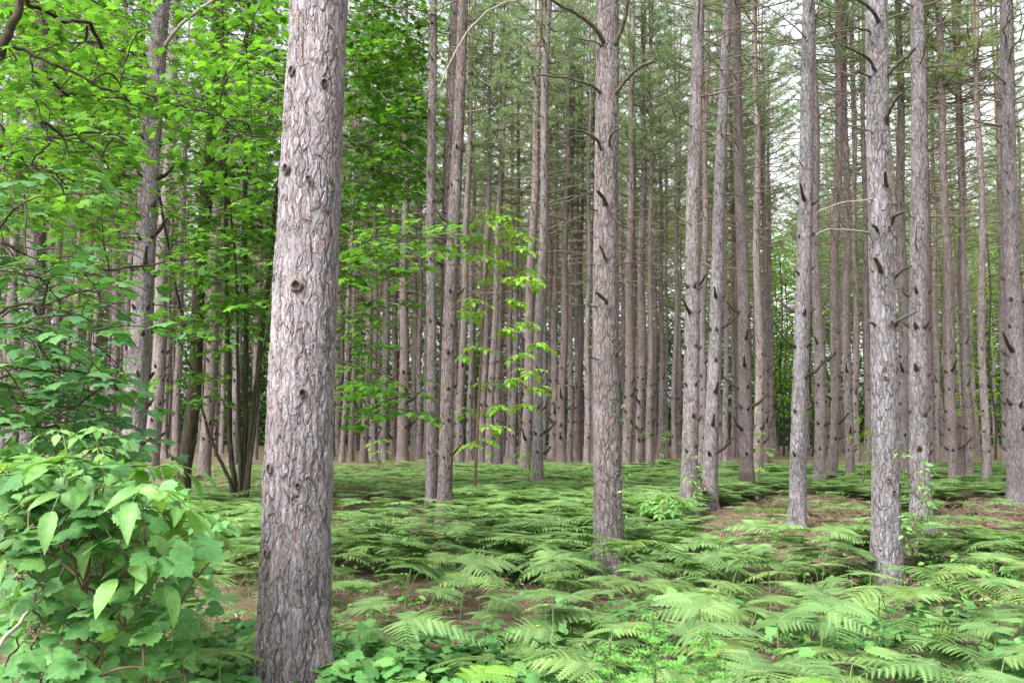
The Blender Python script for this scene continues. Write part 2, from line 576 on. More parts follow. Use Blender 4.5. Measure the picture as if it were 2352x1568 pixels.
M['maple_bark'] = plain_mat('dark_maple_bark', [(0.3, (0.022, 0.019, 0.013)), (0.55, (0.055, 0.047, 0.032)), (0.8, (0.085, 0.085, 0.05))],
                            18, bump=0.8, stretch=(1, 1, 0.25))
M['dead_fern'] = leaf_mat('dead_bracken_brown', (0.10, 0.058, 0.038), (0.17, 0.105, 0.072), (0.26, 0.175, 0.125), 0.1, (1, 1, 1), veins=False, rough=.8)
M['litter'] = leaf_mat('needle_litter_brown', (0.11, 0.065, 0.045), (0.23, 0.145, 0.105), (0.42, 0.32, 0.25), 0.05, (1, 1, 1), veins=False, rough=.8)
M['petal'] = plain_mat('yellow_petal', [(0.3, (0.75, 0.50, 0.02)), (0.7, (0.85, 0.62, 0.04))], 20, bump=0)
M['wood_end'] = plain_mat('charred_log', [(0.3, (0.012, 0.010, 0.009)), (0.7, (0.06, 0.045, 0.035))], 14, bump=.6)


def ground_material():
    m, nt, out = newmat('needle_floor')
    L = nt.links
    tc = nt.nodes.new('ShaderNodeTexCoord')
    def nz(s, d=6, r=0.6):
        n = nt.nodes.new('ShaderNodeTexNoise')
        n.inputs['Scale'].default_value = s
        n.inputs['Detail'].default_value = d
        n.inputs['Roughness'].default_value = r
        L.new(tc.outputs['Object'], n.inputs['Vector'])
        return n.outputs[0]
    fine, mid, big = nz(45, 8, .75), nz(3.2), nz(0.35, 4)
    col = ramp(nt, [(0.25, (0.06, 0.038, 0.028)), (0.45, (0.145, 0.098, 0.076)), (0.60, (0.22, 0.158, 0.126)), (0.78, (0.33, 0.26, 0.215))], fine)
    v = ramp(nt, [(0.3, (0.70, 0.68, 0.66)), (0.7, (1.15, 1.1, 1.05))], mid)
    col = mix_n(nt, 1.0, col, v, 'MULTIPLY')
    g = ramp(nt, [(0.42, 0.0), (0.62, 0.6)], big)
    col = mix_n(nt, g, col, (0.095, 0.135, 0.05))
    b = nt.nodes.new('ShaderNodeBsdfPrincipled')
    b.inputs['Roughness'].default_value = 0.95
    b.inputs['Specular IOR Level'].default_value = 0.1
    L.new(col, b.inputs['Base Color'])
    bp = nt.nodes.new('ShaderNodeBump')
    bp.inputs['Strength'].default_value = 0.8
    bp.inputs['Distance'].default_value = 0.03
    L.new(math_n(nt, 'ADD', fine, mid), bp.inputs['Height'])
    L.new(bp.outputs[0], b.inputs['Normal'])
    L.new(b.outputs[0], out.inputs[0])
    return m


M['ground'] = ground_material()

# ------------------------------------------------------------------ ground
def build_ground():
    t = np.linspace(-1, 1, 401)
    xs = np.sign(t) * (np.abs(t) * 20 + np.abs(t) ** 4 * 380)
    ys = xs + 12
    X, Y = np.meshgrid(xs, ys)
    Z = hgt(X, Y)
    n = len(xs)
    V = np.column_stack([X.ravel(), Y.ravel(), Z.ravel()])
    i = np.arange(n - 1)[:, None] * n
    j = np.arange(n - 1)[None, :]
    Fq = np.stack([i + j, i + j + 1, i + n + j + 1, i + n + j], -1).reshape(-1, 4)
    mb = MB()
    mb.add(V, Fq)
    tag(link('ground', mb.mesh('ground', [M['ground']])), 'reddish brown pine needle floor of the wood', None, None, 'structure')


build_ground()

# ------------------------------------------------------------------ pines
HT = 22.0


def rad_at(R, z, taper=0.037):
    r = R * (1 - taper * (z - 1.6))
    return np.maximum(r, 0.015) * (1 + 0.30 * np.exp(-np.maximum(z, 0) / 0.25))


def trunk_mb(R, dx, dy, seed, zs, k, taper=0.037, wob=0.025, H=HT):
    rng = np.random.default_rng(seed)
    ph = rng.uniform(0, 6.28, 8)
    z = np.asarray(zs)
    cx = dx * z + wob * (np.sin(z * 0.9 + ph[0]) - math.sin(ph[0]))
    cy = dy * z + wob * (np.sin(z * 0.8 + ph[1]) - math.sin(ph[1]))
    r = rad_at(R, z, taper)
    r = np.where(z > H - 3, r * np.clip((H + 0.2 - z) / 3.2, 0.02, 1), r)
    a = np.arange(k) * 2 * pi / k
    A, Zg = np.meshgrid(a, z)
    prof = 1 + 0.030 * np.sin(2 * A + ph[2] + 0.35 * Zg) + 0.022 * np.sin(3 * A + ph[3] - .5 * Zg) + 0.018 * np.sin(5 * A + ph[4] + Zg)
    fl = np.exp(-np.maximum(Zg, 0) / 0.25) * 0.16
    prof = prof + fl * np.sin(4 * A + ph[5]) + 0.012 * np.sin(Zg * 11 + 2 * A + ph[6])
    X = cx[:, None] + r[:, None] * prof * np.cos(A)
    Y = cy[:, None] + r[:, None] * prof * np.sin(A)
    V = np.stack([X, Y, Zg], -1).reshape(-1, 3)
    n = len(z)
    i = np.arange(n - 1)[:, None] * k
    j = np.arange(k)[None, :]
    j2 = (j + 1) % k
    Fq = np.stack([i + j, i + j2, i + k + j2, i + k + j], -1).reshape(-1, 4)
    mb = MB()
    mb.add(V, Fq)
    return mb, (lambda zz: np.array([np.interp(zz, z, cx), np.interp(zz, z, cy), zz])), (lambda zz: float(np.interp(zz, z, r)))


def whorl(mb, c, r, kind, rng, mat=0, seg=5, twigs=True, scale=1.0, matscar=None):
    """dead branches or stubs set in a ring round a trunk of radius r at point c"""
    n = rng.integers(3, 6)
    a0 = rng.uniform(0, 6.28)
    for q in range(n):
        a = a0 + q * 2 * pi / n + rng.uniform(-.35, .35)
        d = np.array([cos(a), sin(a), 0])
        p0 = c + d * r * 0.9 + np.array([0, 0, rng.uniform(-.05, .05) * scale])
        if kind == 'stub':
            ln = rng.uniform(.03, .09) * scale + r * .1
            if rng.random() < .12:
                ln = rng.uniform(.15, .4) * scale
            rr = rng.uniform(.015, .024) * scale
            P = np.array([p0, p0 + d * ln * .5 + [0, 0, ln * .25], p0 + d * ln + [0, 0, ln * .8]])
            tube(mb, P, [rr * 1.9, rr * 1.25, rr * .7], seg, mat)
        else:
            if kind == 'mid':
                ln = rng.uniform(.12, .9) if rng.random() < .55 else rng.uniform(.04, .12)
            else:
                ln = rng.uniform(.9, 2.3) if rng.random() < .8 else rng.uniform(.2, .6)
            ln *= scale
            rr = (0.0065 + 0.0045 * min(ln, 1.6))
            up = rng.uniform(-.12, .45)
            bend = rng.uniform(-.3, .25)
            side = np.array([-d[1], d[0], 0]) * rng.uniform(-.3, .3)
            t = np.linspace(0, 1, 6 if ln > .4 else 4)[:, None]
            P = p0 + (d + side * t) * ln * t + np.array([0, 0, 1.0]) * (up * t + bend * t * t) * ln
            P[1:] += rng.normal(0, .018 * ln, P[1:].shape)
            tube(mb, P, np.linspace(rr * 1.5, rr * .45, len(P)), seg, mat)
            if twigs and ln > .7:
                for w in range(rng.integers(2, 6)):
                    s = rng.uniform(.35, .95)
                    i = min(int(s * (len(P) - 1)), len(P) - 2)
                    b = P[i] + (P[i + 1] - P[i]) * rng.random()
                    dd = norm(norm(P[i + 1] - P[i]) + rng.normal(0, .7, 3))
                    l2 = rng.uniform(.15, .5) * ln * .6
                    tube(mb, np.array([b, b + dd * l2 * .5, b + dd * l2 + [0, 0, l2 * rng.uniform(-.2, .3)]]),
                         [rr * .4, rr * .3, rr * .2], 3, mat, cap=False)


def crown_mesh(seed, base=0.0, top=10.5, rmax=2.3, nn=14):
    """live pine crown: rings of upswept limbs carrying needle tufts"""
    rng = np.random.default_rng(seed)
    mb = MB()
    TO, TD = [], []
    z = base
    while z < top:
        f = (z - base) / (top - base)
        L = rmax * (0.55 + 0.6 * min(1, f * 3)) * (1 - f) ** 0.62 + .25
        n = rng.integers(3, 6)
        a0 = rng.uniform(0, 6.28)
        for q in range(n):
            if f < .25 and rng.random() < .3:
                continue
            a = a0 + q * 2 * pi / n + rng.uniform(-.4, .4)
            ln = L * rng.uniform(.6, 1.15)
            d = np.array([cos(a), sin(a), 0])
            t = np.linspace(0, 1, 6)[:, None]
            lift = rng.uniform(.0, .25) + f * .35
            P = np.array([0, 0, z]) + d * ln * t + np.array([0, 0, 1]) * ln * (lift * t + .22 * t * t)
            P[1:] += rng.normal(0, .03, P[1:].shape)
            tube(mb, P, np.linspace(.028 - .012 * f, .008, 6), 4, 0, cap=False)
            m = int(4 + 4.5 * ln)
            for w in range(m):
                s = .30 + .70 * (w + rng.random()) / m
                i = min(int(s * 5), 4)
                b = P[i] + (P[i + 1] - P[i]) * (s * 5 - i)
                sd = np.array([-d[1], d[0], 0]) * (1 if w % 2 else -1)
                dd = norm(d * rng.uniform(.3, 1) + sd * rng.uniform(.3, 1.1) + [0, 0, rng.uniform(.05, .7)])
                l2 = rng.uniform(.18, .55) * (1.25 - .6 * s) * (.6 + .4 * ln / 2)
                e = b + dd * l2
                tube(mb, np.array([b, e]), [.006, .004], 3, 0, cap=False)
                for k in range(rng.integers(2, 5)):
                    u = 1 - k * .27
                    TO.append(b + dd * l2 * u + rng.normal(0, .02, 3))
                    TD.append(norm(dd + rng.normal(0, .35, 3) + [0, 0, .3]))
            TO.append(P[-1]); TD.append(norm(P[-1] - P[-2]))
        z += rng.uniform(.38, .62)
    tube(mb, np.array([[0, 0, base], [0, 0, top]]), [.07, .01], 5, 0)
    TO, TD = np.array(TO), np.array(TD)
    m = len(TO)
    O = np.repeat(TO, nn, 0)
    D = norm(np.repeat(TD, nn, 0) * rng.uniform(.1, 1.2, (m * nn, 1)) + rng.normal(0, .62, (m * nn, 3)))
    ln = rng.uniform(.10, .18, (m * nn, 1))
    S = norm(np.cross(D, rng.normal(0, 1, (m * nn, 3)))) * .0056
    V = np.stack([O - S, O + S, O + D * ln], 1).reshape(-1, 3)
    mb.add(V, np.arange(m * nn * 3).reshape(-1, 3), None, 1, False)
    return mb.mesh('pine_crown', [M['dead_far'], M['needle']])


CROWNS = [crown_mesh(100 + i, 0, 10.5, 2.1 + .15 * (i % 3)) for i in range(6)]

CROWNS_OPEN = [crown_mesh(140 + i, 0, 10.5, 2.0, 6) for i in range(3)]  # near crowns, mostly out of view, thinned to let more light reach the floor

WH = {}
for kind, cnt in (('stub', 6), ('mid', 6), ('long', 8)):
    WH[kind] = []
    for i in range(cnt):
        mb = MB()
        rng = np.random.default_rng(500 + i + 37 * len(kind))
        whorl(mb, np.zeros(3), .13, kind, rng, 0, 4 if kind == 'long' else 5)
        WH[kind].append(mb.mesh('branch_whorl', [M['stub_dark'] if kind == 'stub' else M['dead_far']]))

rngT = np.random.default_rng(7)
TREES = []          # every pine's (x, y) for keeping undergrowth off the trunks


def scar(parent, P, nrm, size, rng, edge=False):
    """knot hole: swollen bark collar round a dark hollow"""
    mb = MB()
    nrm = norm(nrm)
    A = norm(np.cross(nrm, [0, 0, 1]))
    B = np.cross(A, nrm) * -1
    k, rings = 18, []
    prof = [(1.5, -.30), (1.25, .02), (1.0, .12), (.86, .10), (.72, -.02), (.45, -.3), (.2, -.45)]
    jit = 1 + rng.normal(0, .09, k)
    for (rr, h) in prof:
        a = np.arange(k) * 2 * pi / k
        rings.append(P + (A[None] * np.cos(a)[:, None] + B[None] * np.sin(a)[:, None] * 1.15) * (rr * size * jit)[:, None]
                     + nrm * (h * size + rng.normal(0, .05 * size, k)[:, None]))
    V = np.vstack(rings)
    for s in range(len(prof) - 1):
        Fq = [[s * k + j, s * k + (j + 1) % k, (s + 1) * k + (j + 1) % k, (s + 1) * k + j] for j in range(k)]
        sub = MB
        mb.add(V, Fq, None, 0 if s < 2 else 1)
    mb.add(np.vstack([V[-k:], P - nrm * .4 * size]), [[j, (j + 1) % k, k] for j in range(k)], None, 1)
    return link('branch_scar', mb.mesh('branch_scar', [M['bark_scar'], M['scar_dark']]), parent)


M['bark_scar'] = plain_mat('knot_collar_bark', [(0.3, (0.04, 0.03, 0.026)), (0.5, (0.11, 0.088, 0.08)), (0.75, (0.22, 0.185, 0.175))], 45, bump=.8)


def pine(base_uv, top_u, w, label, group=None, w_top=None, level='mid', branches=(), scars=(), seed=0, stubs=True,
         name='pine_tree', dead_from=4.2, crown_base=11.5, bark=None, top_v=0.0, dist=None):
    b = ground(*base_uv) if dist is None else at(base_uv[0], 980, dist)
    Y = b[1]
    x0, y0 = b[0], b[1]
    z0 = float(hgt(x0, y0))
    tp = at(top_u, top_v, Y)
    lx = (tp[0] - b[0]) / tp[2]
    R = w / 2 * Y / F
    ztop = tp[2]
    taper = .037 if w_top is None else (1 - w_top / w) / max(ztop - 1.6, .5)
    taper = min(taper, .043)
    rng = np.random.default_rng(seed + 11)
    if level == 'hero':
        zs = np.concatenate([np.arange(-.25, 5.4, .0065), np.arange(5.4, 12, .05), np.linspace(12, HT, 20)])
        k, bk = 230, M['bark_hero']
    elif level == 'near':
        zs = np.concatenate([np.arange(-.25, 8.2, .014), np.arange(8.2, 12, .08), np.linspace(12, HT, 20)])
        k, bk = 110, M['bark_near']
    else:
        zs = np.concatenate([np.arange(-.25, 14, .12), np.linspace(14, HT, 12)])
        k, bk = 18, M['bark']
    if bark:
        bk = bark
    dy = rng.uniform(-.006, .006)
    mb, cen, rad = trunk_mb(R, lx, dy, seed, zs, k, taper, wob=.014 if level != 'mid' else .035)
    root = thing(name, label, 'tree', (x0, y0, z0), group)
    link('trunk', mb.mesh('trunk', [bk]), root)
    TREES.append((x0, y0, R))
    # whorls
    z = rng.uniform(.9, 1.3)
    if stubs:
        while z < crown_base + .5:
            kind = 'stub' if z < dead_from else ('mid' if z < dead_from + 2.5 else 'long')
            if level in ('hero', 'near') and z < ztop + .3 and stubs != 'all':
                z += .55
                continue
            me = WH[kind][rng.integers(len(WH[kind]))]
            o = link('branch_whorl', me, root, tuple(cen(z)))
            s = rad(z) / .13
            if kind == 'stub':
                o.scale = (s, s, s)
            else:
                o.scale = (max(s, .8),) * 3
            o.rotation_euler = (0, 0, rng.uniform(0, 6.28))
            z += rng.uniform(.42, .66) * (1 if z < 7 else .8)
    co = link('crown', CROWNS[rng.integers(6)] if Y > 23 else CROWNS_OPEN[rng.integers(3)], root, tuple(cen(crown_base)))
    s = rng.uniform(.9, 1.12)
    co.scale = (s, s, (HT - crown_base) / 10.5)
    co.rotation_euler = (0, 0, rng.uniform(0, 6.28))
    O = np.array([x0, y0, z0])
    # branches given as picture polylines: (points, r0, r1, pale, depth)
    for br in branches:
        pts, r0, r1 = br[0], br[1], br[2]
        mt = M['dead_pale'] if len(br) > 3 and br[3] else M['dead']
        dpt = br[4] if len(br) > 4 else rng.uniform(-.5, .5)
        wp = []
        for i, (uu, vv) in enumerate(pts):
            f = i / (len(pts) - 1)
            yy = Y - R * .55 * (1 - f) + dpt * f
            wp.append(at(uu, vv, yy) - O)
        # root the branch in the trunk
        d0 = wp[0] - wp[1]
        c0 = cen(wp[0][2])
        inward = norm(c0 - wp[0])
        P = bez(np.vstack([wp[0] + inward * .03 - [0, 0, .015], wp]), 4 * len(wp))
        n = len(P)
        rr = np.linspace(r0, r1, n) * .85 * Y / F
        rr[0] *= 1.6; rr[1] *= 1.35; rr[2] *= 1.12
        P[2:] += rng.normal(0, .004, P[2:].shape)
        m2 = MB()
        tube(m2, P, rr, 8, 0)
        link('dead_branch', m2.mesh('dead_branch', [mt]), root)
    for (su, sv, sr) in scars:
        c = cen(at(su, sv, Y)[2] - z0)
        r = rad(c[2])
        C = c + O
        offx = at(su, sv, Y)[0] - C[0]
        sx = np.clip(offx / r, -.97, .97)
        nx = np.array([sx, -math.sqrt(1 - sx * sx), 0])
        scar(root, c + nx * (r + (.012 if level == 'hero' else .004)), nx + [0, 0, .1], sr * 1.0 * Y / F, rng)
    return root


G = 'plantation pines standing in rows'
# ---- near pines, each one by itself
pine((671, 1640), 730, 147, 'thick foreground pine with scaly grey pink bark and open knot holes, left of centre', G, 120, 'hero',
     scars=[(683, 181, 8), (755, 212, 7), (670, 400, 9), (722, 428, 5), (637, 640, 7), (696, 665, 9), (710, 905, 7),
            (633, 1072, 7), (700, 1110, 5), (628, 1262, 6), (765, 425, 6)],
     branches=[([(762, 436), (770, 428), (772, 418)], 5, 3)], seed=1)
pine((1397, 1312), 1397, 64, 'stout centre pine with paired upcurved dead branches near its top and bent stubs below', G, 47, 'near', seed=2,
     branches=[([(1385, 95), (1370, 70), (1330, 35), (1285, 12), (1250, -12)], 7, 4, 0, -.5),
               ([(1268, 2), (1235, -8), (1192, 0), (1132, 20), (1072, 75), (1031, 150), (1006, 200)], 3.2, 1.6, 1, -.9),
               ([(1415, 97), (1430, 60), (1440, 20), (1443, -20)], 7, 5, 0, -.3),
               ([(1378, 103), (1350, 92), (1308, 85)], 3.5, 2),
               ([(1378, 212), (1350, 192), (1300, 180), (1232, 171)], 5.5, 2.5, 0, -.4),
               ([(1416, 212), (1440, 180), (1470, 155), (1502, 139)], 7, 4.5, 0, -.3),
               ([(1388, 207), (1380, 196), (1376, 186)], 5, 3),
               ([(1382, 348), (1370, 320), (1340, 303), (1303, 297)], 5.5, 3, 0, -.5),
               ([(1398, 348), (1402, 315), (1415, 300), (1427, 295)], 5, 2.5, 0, -.5),
               ([(1394, 478), (1386, 455), (1372, 437)], 8, 4.5, 0, -.4),
               ([(1392, 602), (1388, 585), (1377, 562)], 6, 2, 0, -.4),
               ([(1397, 703), (1386, 685), (1367, 670)], 7, 4, 0, -.35),
               ([(1412, 823), (1420, 806), (1431, 795)], 6, 2, 0, -.35),
               ([(1374, 608), (1358, 606), (1345, 607)], 3, 1.5),
               ([(1418, 612), (1430, 605), (1446, 606)], 3, 1.5),
               ([(1374, 708), (1360, 703), (1348, 702)], 3, 1.5),
               ([(1422, 480), (1432, 482)], 3, 1.5), ([(1370, 483), (1352, 478)], 3, 1.5),
               ([(1380, 830), (1366, 822), (1352, 818)], 3, 1.5)],
     scars=[(1388, 885, 4), (1419, 885, 4), (1383, 1018, 6), (1413, 1028, 4), (1384, 475, 3), (1392, 1190, 3), (1376, 705, 3)])
pine((2036, 1345), 2017, 61, 'stout right-hand pine with many snapped dead branches and broad-leaved vine at its foot', G, 44, 'near', seed=3,
     branches=[([(2018, 57), (2010, 32), (1993, 15), (1960, -6)], 6, 4, 0, -.4),
               ([(2013, 168), (1998, 140), (1973, 120), (1938, 105)], 6, 3, 0, -.4),
               ([(2043, 168), (2063, 145), (2088, 125), (2104, 112)], 6.5, 4, 0, -.3),
               ([(1996, 72), (1968, 65), (1938, 65), (1915, 75), (1872, 94)], 3.5, 1.5, 0, -.6),
               ([(1996, 175), (1968, 163)], 4, 2),
               ([(2033, 290), (2040, 261), (2053, 236), (2070, 214)], 8, 4, 0, -.4),
               ([(2001, 303), (1973, 291), (1946, 288)], 3.5, 2),
               ([(2036, 434), (2035, 415), (2033, 394)], 7, 4, 0, -.3),
               ([(2046, 515), (2055, 496), (2075, 486)], 8, 5, 0, -.3),
               ([(2018, 534), (2010, 522), (2003, 516)], 6, 4),
               ([(2006, 556), (1993, 535), (1968, 531), (1933, 527), (1898, 529), (1875, 540)], 3, 1.5, 1, -.5),
               ([(2006, 459), (1968, 461), (1923, 469), (1878, 488)], 3, 1.5, 1, -.4),
               ([(2024, 632), (2020, 612), (2007, 590)], 8, 5, 0, -.35),
               ([(2058, 634), (2073, 620), (2093, 609)], 6, 3, 0, -.3),
               ([(2055, 749), (2068, 732), (2107, 716)], 6, 3, 0, -.3),
               ([(2014, 749), (2004, 742), (1993, 741)], 5, 3)],
     scars=[(2016, 430, 4), (2030, 530, 4), (2036, 745, 5), (2050, 850, 5), (2020, 850, 4), (2022, 870, 4), (2012, 960, 4), (2028, 1102, 5), (2040, 1128, 4),
            (2062, 1110, 5), (2055, 960, 3)])
pine((1580, 1192), 1603, 36, 'tall straight pine with a leafy vine at its base, left one of a leaning pair', G, 26, 'near', seed=4, stubs='all')
pine((1627, 1172), 1669, 33, 'pine leaning right beside the vine-clad one, with a swollen burl near its foot', G, 21, 'near', seed=5, stubs='all', scars=[(1612, 1108, 8), (1616, 1122, 6)])
pine((1717, 1143), 1690, 30, 'mid-distance pine with dark ringed base at the back edge of the brown clearing', G, 19, 'near', seed=6, stubs='all', bark=M['bark_dark_foot'])
pine((1831, 1212), 1858, 37, 'pale pine standing alone on the brown needle clearing', G, 27, 'near', seed=7, stubs='all', dead_from=5.5)
pine((2118, 1242), 2107, 43, 'pale stout pine directly right of the one with snapped branches', G, 29, 'near', seed=8, stubs='all', dead_from=4)
pine((2337, 1170), 2306, 42, 'stout pine at the right edge of the picture', G, 28, 'near', seed=9, stubs='all', dead_from=5)
pine((988, 1196), 993, 24, 'slimmest and leftmost stem of the close pine trio', G, 17, 'near', seed=10, stubs='all',
     branches=[([(991, 50), (975, 25), (940, 5), (895, -12)], 3.5, 2), ([(993, 135), (984, 122), (975, 115)], 3, 1.5)], dead_from=6)
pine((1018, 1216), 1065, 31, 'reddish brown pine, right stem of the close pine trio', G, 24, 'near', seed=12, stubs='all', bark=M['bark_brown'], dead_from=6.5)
pine((1008, 1192), 1043, 28, 'dark pine wedged behind its reddish neighbour in the close pine trio', G, 22, 'near', seed=13, stubs='all', bark=M['bark_brown'], dead_from=6.5)
pine((292, 1218), 370, 50, 'grey pine behind the maple leaves on the left, one green-grey limb rising right', G, 36, 'near', seed=14, stubs='all', bark=M['bark_hero'],
     branches=[([(380, 103), (400, 76), (440, 36), (500, -5)], 6, 4, 1, -.3)], dead_from=7)
pine((62, 1200), 96, 45, 'shadowed grey pine low behind the leftmost shrub leaves', G, 36, 'near', seed=15, stubs='all')

# ---- mid-distance pines: (base u, base v, top u, width)
MID = {
    'the left edge and the dark maple': [(22, 1085, 40, 26), (122, 1070, 150, 20), (168, 1062, 196, 18), (214, 1058, 240, 17), (255, 1075, 283, 20), (277, 1092, 330, 17),
                                         (345, 1100, 404, 34), (378, 1052, 410, 14), (404, 1062, 436, 18)],
    'the dark maple and the foreground pine': [(467, 1106, 520, 29), (490, 1048, 516, 16), (536, 1066, 566, 21), (583, 1056, 612, 15)],
    'the foreground pine and the close trio': [(760, 1055, 778, 13), (773, 1040, 789, 13), (785, 1064, 828, 12), (806, 1057, 828, 12),
                                               (818, 1036, 830, 11), (835, 1060, 880, 17), (857, 1056, 875, 19), (881, 1056, 905, 18), (904, 1047, 915, 16),
                                               (925, 1066, 932, 25), (949, 1036, 958, 13), (962, 1056, 972, 14)],
    'the close trio and the centre pine': [(1038, 1070, 1058, 19), (1055, 1074, 1090, 20), (1078, 1056, 1096, 14), (1106, 1073, 1130, 17), (1123, 1074, 1168, 17),
                                           (1144, 1069, 1160, 19), (1167, 1054, 1180, 12), (1179, 1065, 1196, 15), (1204, 1094, 1240, 24), (1234, 1122, 1262, 25),
                                           (1247, 1056, 1258, 12), (1270, 1052, 1280, 19), (1289, 1069, 1312, 21), (1307, 1064, 1318, 14),
                                           (1322, 1052, 1330, 13), (1332, 1062, 1342, 12), (1347, 1069, 1358, 14), (1364, 1064, 1370, 14)],
    'the centre pine and the leaning pair': [(1440, 1080, 1452, 23), (1457, 1056, 1460, 10), (1470, 1077, 1478, 21), (1491, 1079, 1497, 15), (1507, 1040, 1508, 10),
                                             (1520, 1058, 1516, 14), (1532, 1051, 1534, 9), (1549, 1063, 1566, 13), (1560, 1040, 1562, 10)],
    'the leaning pair and the clearing pine': [(1611, 1080, 1626, 21), (1654, 1066, 1662, 14), (1668, 1068, 1664, 13), (1684, 1062, 1678, 11),
                                               (1742, 1096, 1734, 22), (1758, 1064, 1752, 16), (1771, 1054, 1764, 14)],
    'the clearing pine and the snapped-branch pine': [(1883, 1121, 1862, 24), (1910, 1115, 1926, 23), (1952, 1109, 1940, 20), (1969, 1078, 1962, 15), (1994, 1078, 1980, 18)],
    'the vine-footed right pine and the right edge': [(2077, 1102, 2060, 27), (2138, 1086, 2126, 17), (2151, 1062, 2140, 15), (2173, 1067, 2166, 11),
                                                      (2193, 1111, 2158, 24), (2213, 1106, 2204, 15), (2227, 1107, 2198, 15), (2268, 1115, 2247, 19), (2309, 1082, 2290, 14)],
}
ORD = ['first', 'second', 'third', 'fourth', 'fifth', 'sixth', 'seventh', 'eighth', 'ninth', 'tenth', 'eleventh', 'twelfth', 'thirteenth',
       'fourteenth', 'fifteenth', 'sixteenth', 'seventeenth', 'eighteenth', 'nineteenth', 'twentieth']
s = 40
for zone, lst in MID.items():
    short = {'the left edge and the dark maple': ('rightwards from the left edge', 'screened by maple leaves'),
             'the dark maple and the foreground pine': ('right of the dark maple trunk', 'before the foreground pine'),
             'the foreground pine and the close trio': ('right of the foreground pine', 'before the trio'),
             'the close trio and the centre pine': ('right of the close trio', 'before the centre pine'),
             'the centre pine and the leaning pair': ('right of the centre pine', 'before the leaning pair'),
             'the leaning pair and the clearing pine': ('right of the vine-based pine', 'before the clearing pine'),
             'the clearing pine and the snapped-branch pine': ('right of the clearing pine', 'before the snapped-branch pine'),
             'the vine-footed right pine and the right edge': ('right of the snapped-branch pine', 'before the right edge')}[zone]
    for i, (bu, bv, tu, w) in enumerate(lst):
        s += 1
        size = 'stouter' if w >= 20 else ('slim' if w >= 14 else 'thin')
        pine((bu, bv), tu, w, '%s %s pine trunk counted %s, %s' % (ORD[i], size, short[0], short[1]),
             G, None, 'mid', seed=s)

# ---- deep rows: shared meshes
FARV = []
for i in range(8):
    zs = np.concatenate([np.arange(-.25, 14, .45), np.linspace(14.4, HT, 8)])
    mb, cen, rad = trunk_mb(.152, 0, 0, 900 + i, zs, 9, wob=.06)
    rng = np.random.default_rng(950 + i)
    z = 1.0
    while z < 12:
        kind = 'stub' if z < 4.5 else ('mid' if z < 7 else 'long')
        whorl(mb, cen(z), rad(z), kind, rng, 1, 3, twigs=(z > 7), scale=1.1)
        z += rng.uniform(.45, .7)
    FARV.append((mb.mesh('trunk', [M['bark'], M['dead_far']]), cen(11.5)))

rngF = np.random.default_rng(21)
pts = []
cand = rngF.uniform(0, 1, (6000, 2))
for a, bq in cand:
    d = 47 + 36 * a ** .8
    u = -160 + 2680 * bq
    x = (u - CX) / F * d
    if 1778 < u < 1838 and d < 75:
        continue
    if 2150 < u < 2310 and rngF.random() < .35:
        continue
    if 430 < u < 960 and rngF.random() < .45:
        continue
    if all((x - p[0]) ** 2 + (d - p[1]) ** 2 > 2.45 ** 2 for p in pts) and all((x - p[0]) ** 2 + (d - p[1]) ** 2 > 1.6 ** 2 for p in TREES):
        pts.append((x, d, u))
    if len(pts) >= 190:
        break
for (x, d, u) in pts:
    zone = ('behind the maple leaves on the left' if u < 640 else
            'between the foreground pine and the close trio' if u < 985 else
            'between the close trio and the centre pine' if u < 1400 else
            'between the centre pine and the clearing pine' if u < 1831 else 'beyond the right-hand pines')
    r = thing('pine_tree', 'thin distant pine in the deepest rows ' + zone, 'tree', (x, d, float(hgt(x, d))), 'deepest rows of pines')
    k = rngF.integers(8)
    rz = rngF.uniform(0, 6.28)
    sc_ = rngF.uniform(.85, 1.15)
    t = link('trunk', FARV[k][0], r)
    t.rotation_euler = (rngF.normal(0, .008), rngF.normal(0, .008), rz)
    t.scale = (sc_, sc_, 1)
    c = link('crown', CROWNS[rngF.integers(6)], r, (0, 0, 11.3))
    c.rotation_euler = (0, 0, rngF.uniform(0, 6.28))
    c.scale = (1, 1, rngF.uniform(.88, 1.05))
    TREES.append((x, d, .14))

# pines standing in the gaps left and right just outside the frame keep the light and the crowns overhead
for (x, y) in [(-9.5, 12.5), (-13, 19), (-8.5, 27), (11.5, 15), (14.5, 20), (-17, 27), (3.5, 24.5), (-2.5, 29)]:
    if x in (3.5, -2.5, -8.5):
        continue
    r = thing('pine_tree', 'pine just outside the %s edge of the picture' % ('left' if x < 0 else 'right'), 'tree', (x, y, float(hgt(x, y))), 'pines just out of frame')
    link('trunk', FARV[int(abs(x)) % 8][0], r)
    link('crown', CROWNS[int(abs(y)) % 6], r, (0, 0, 11.3))

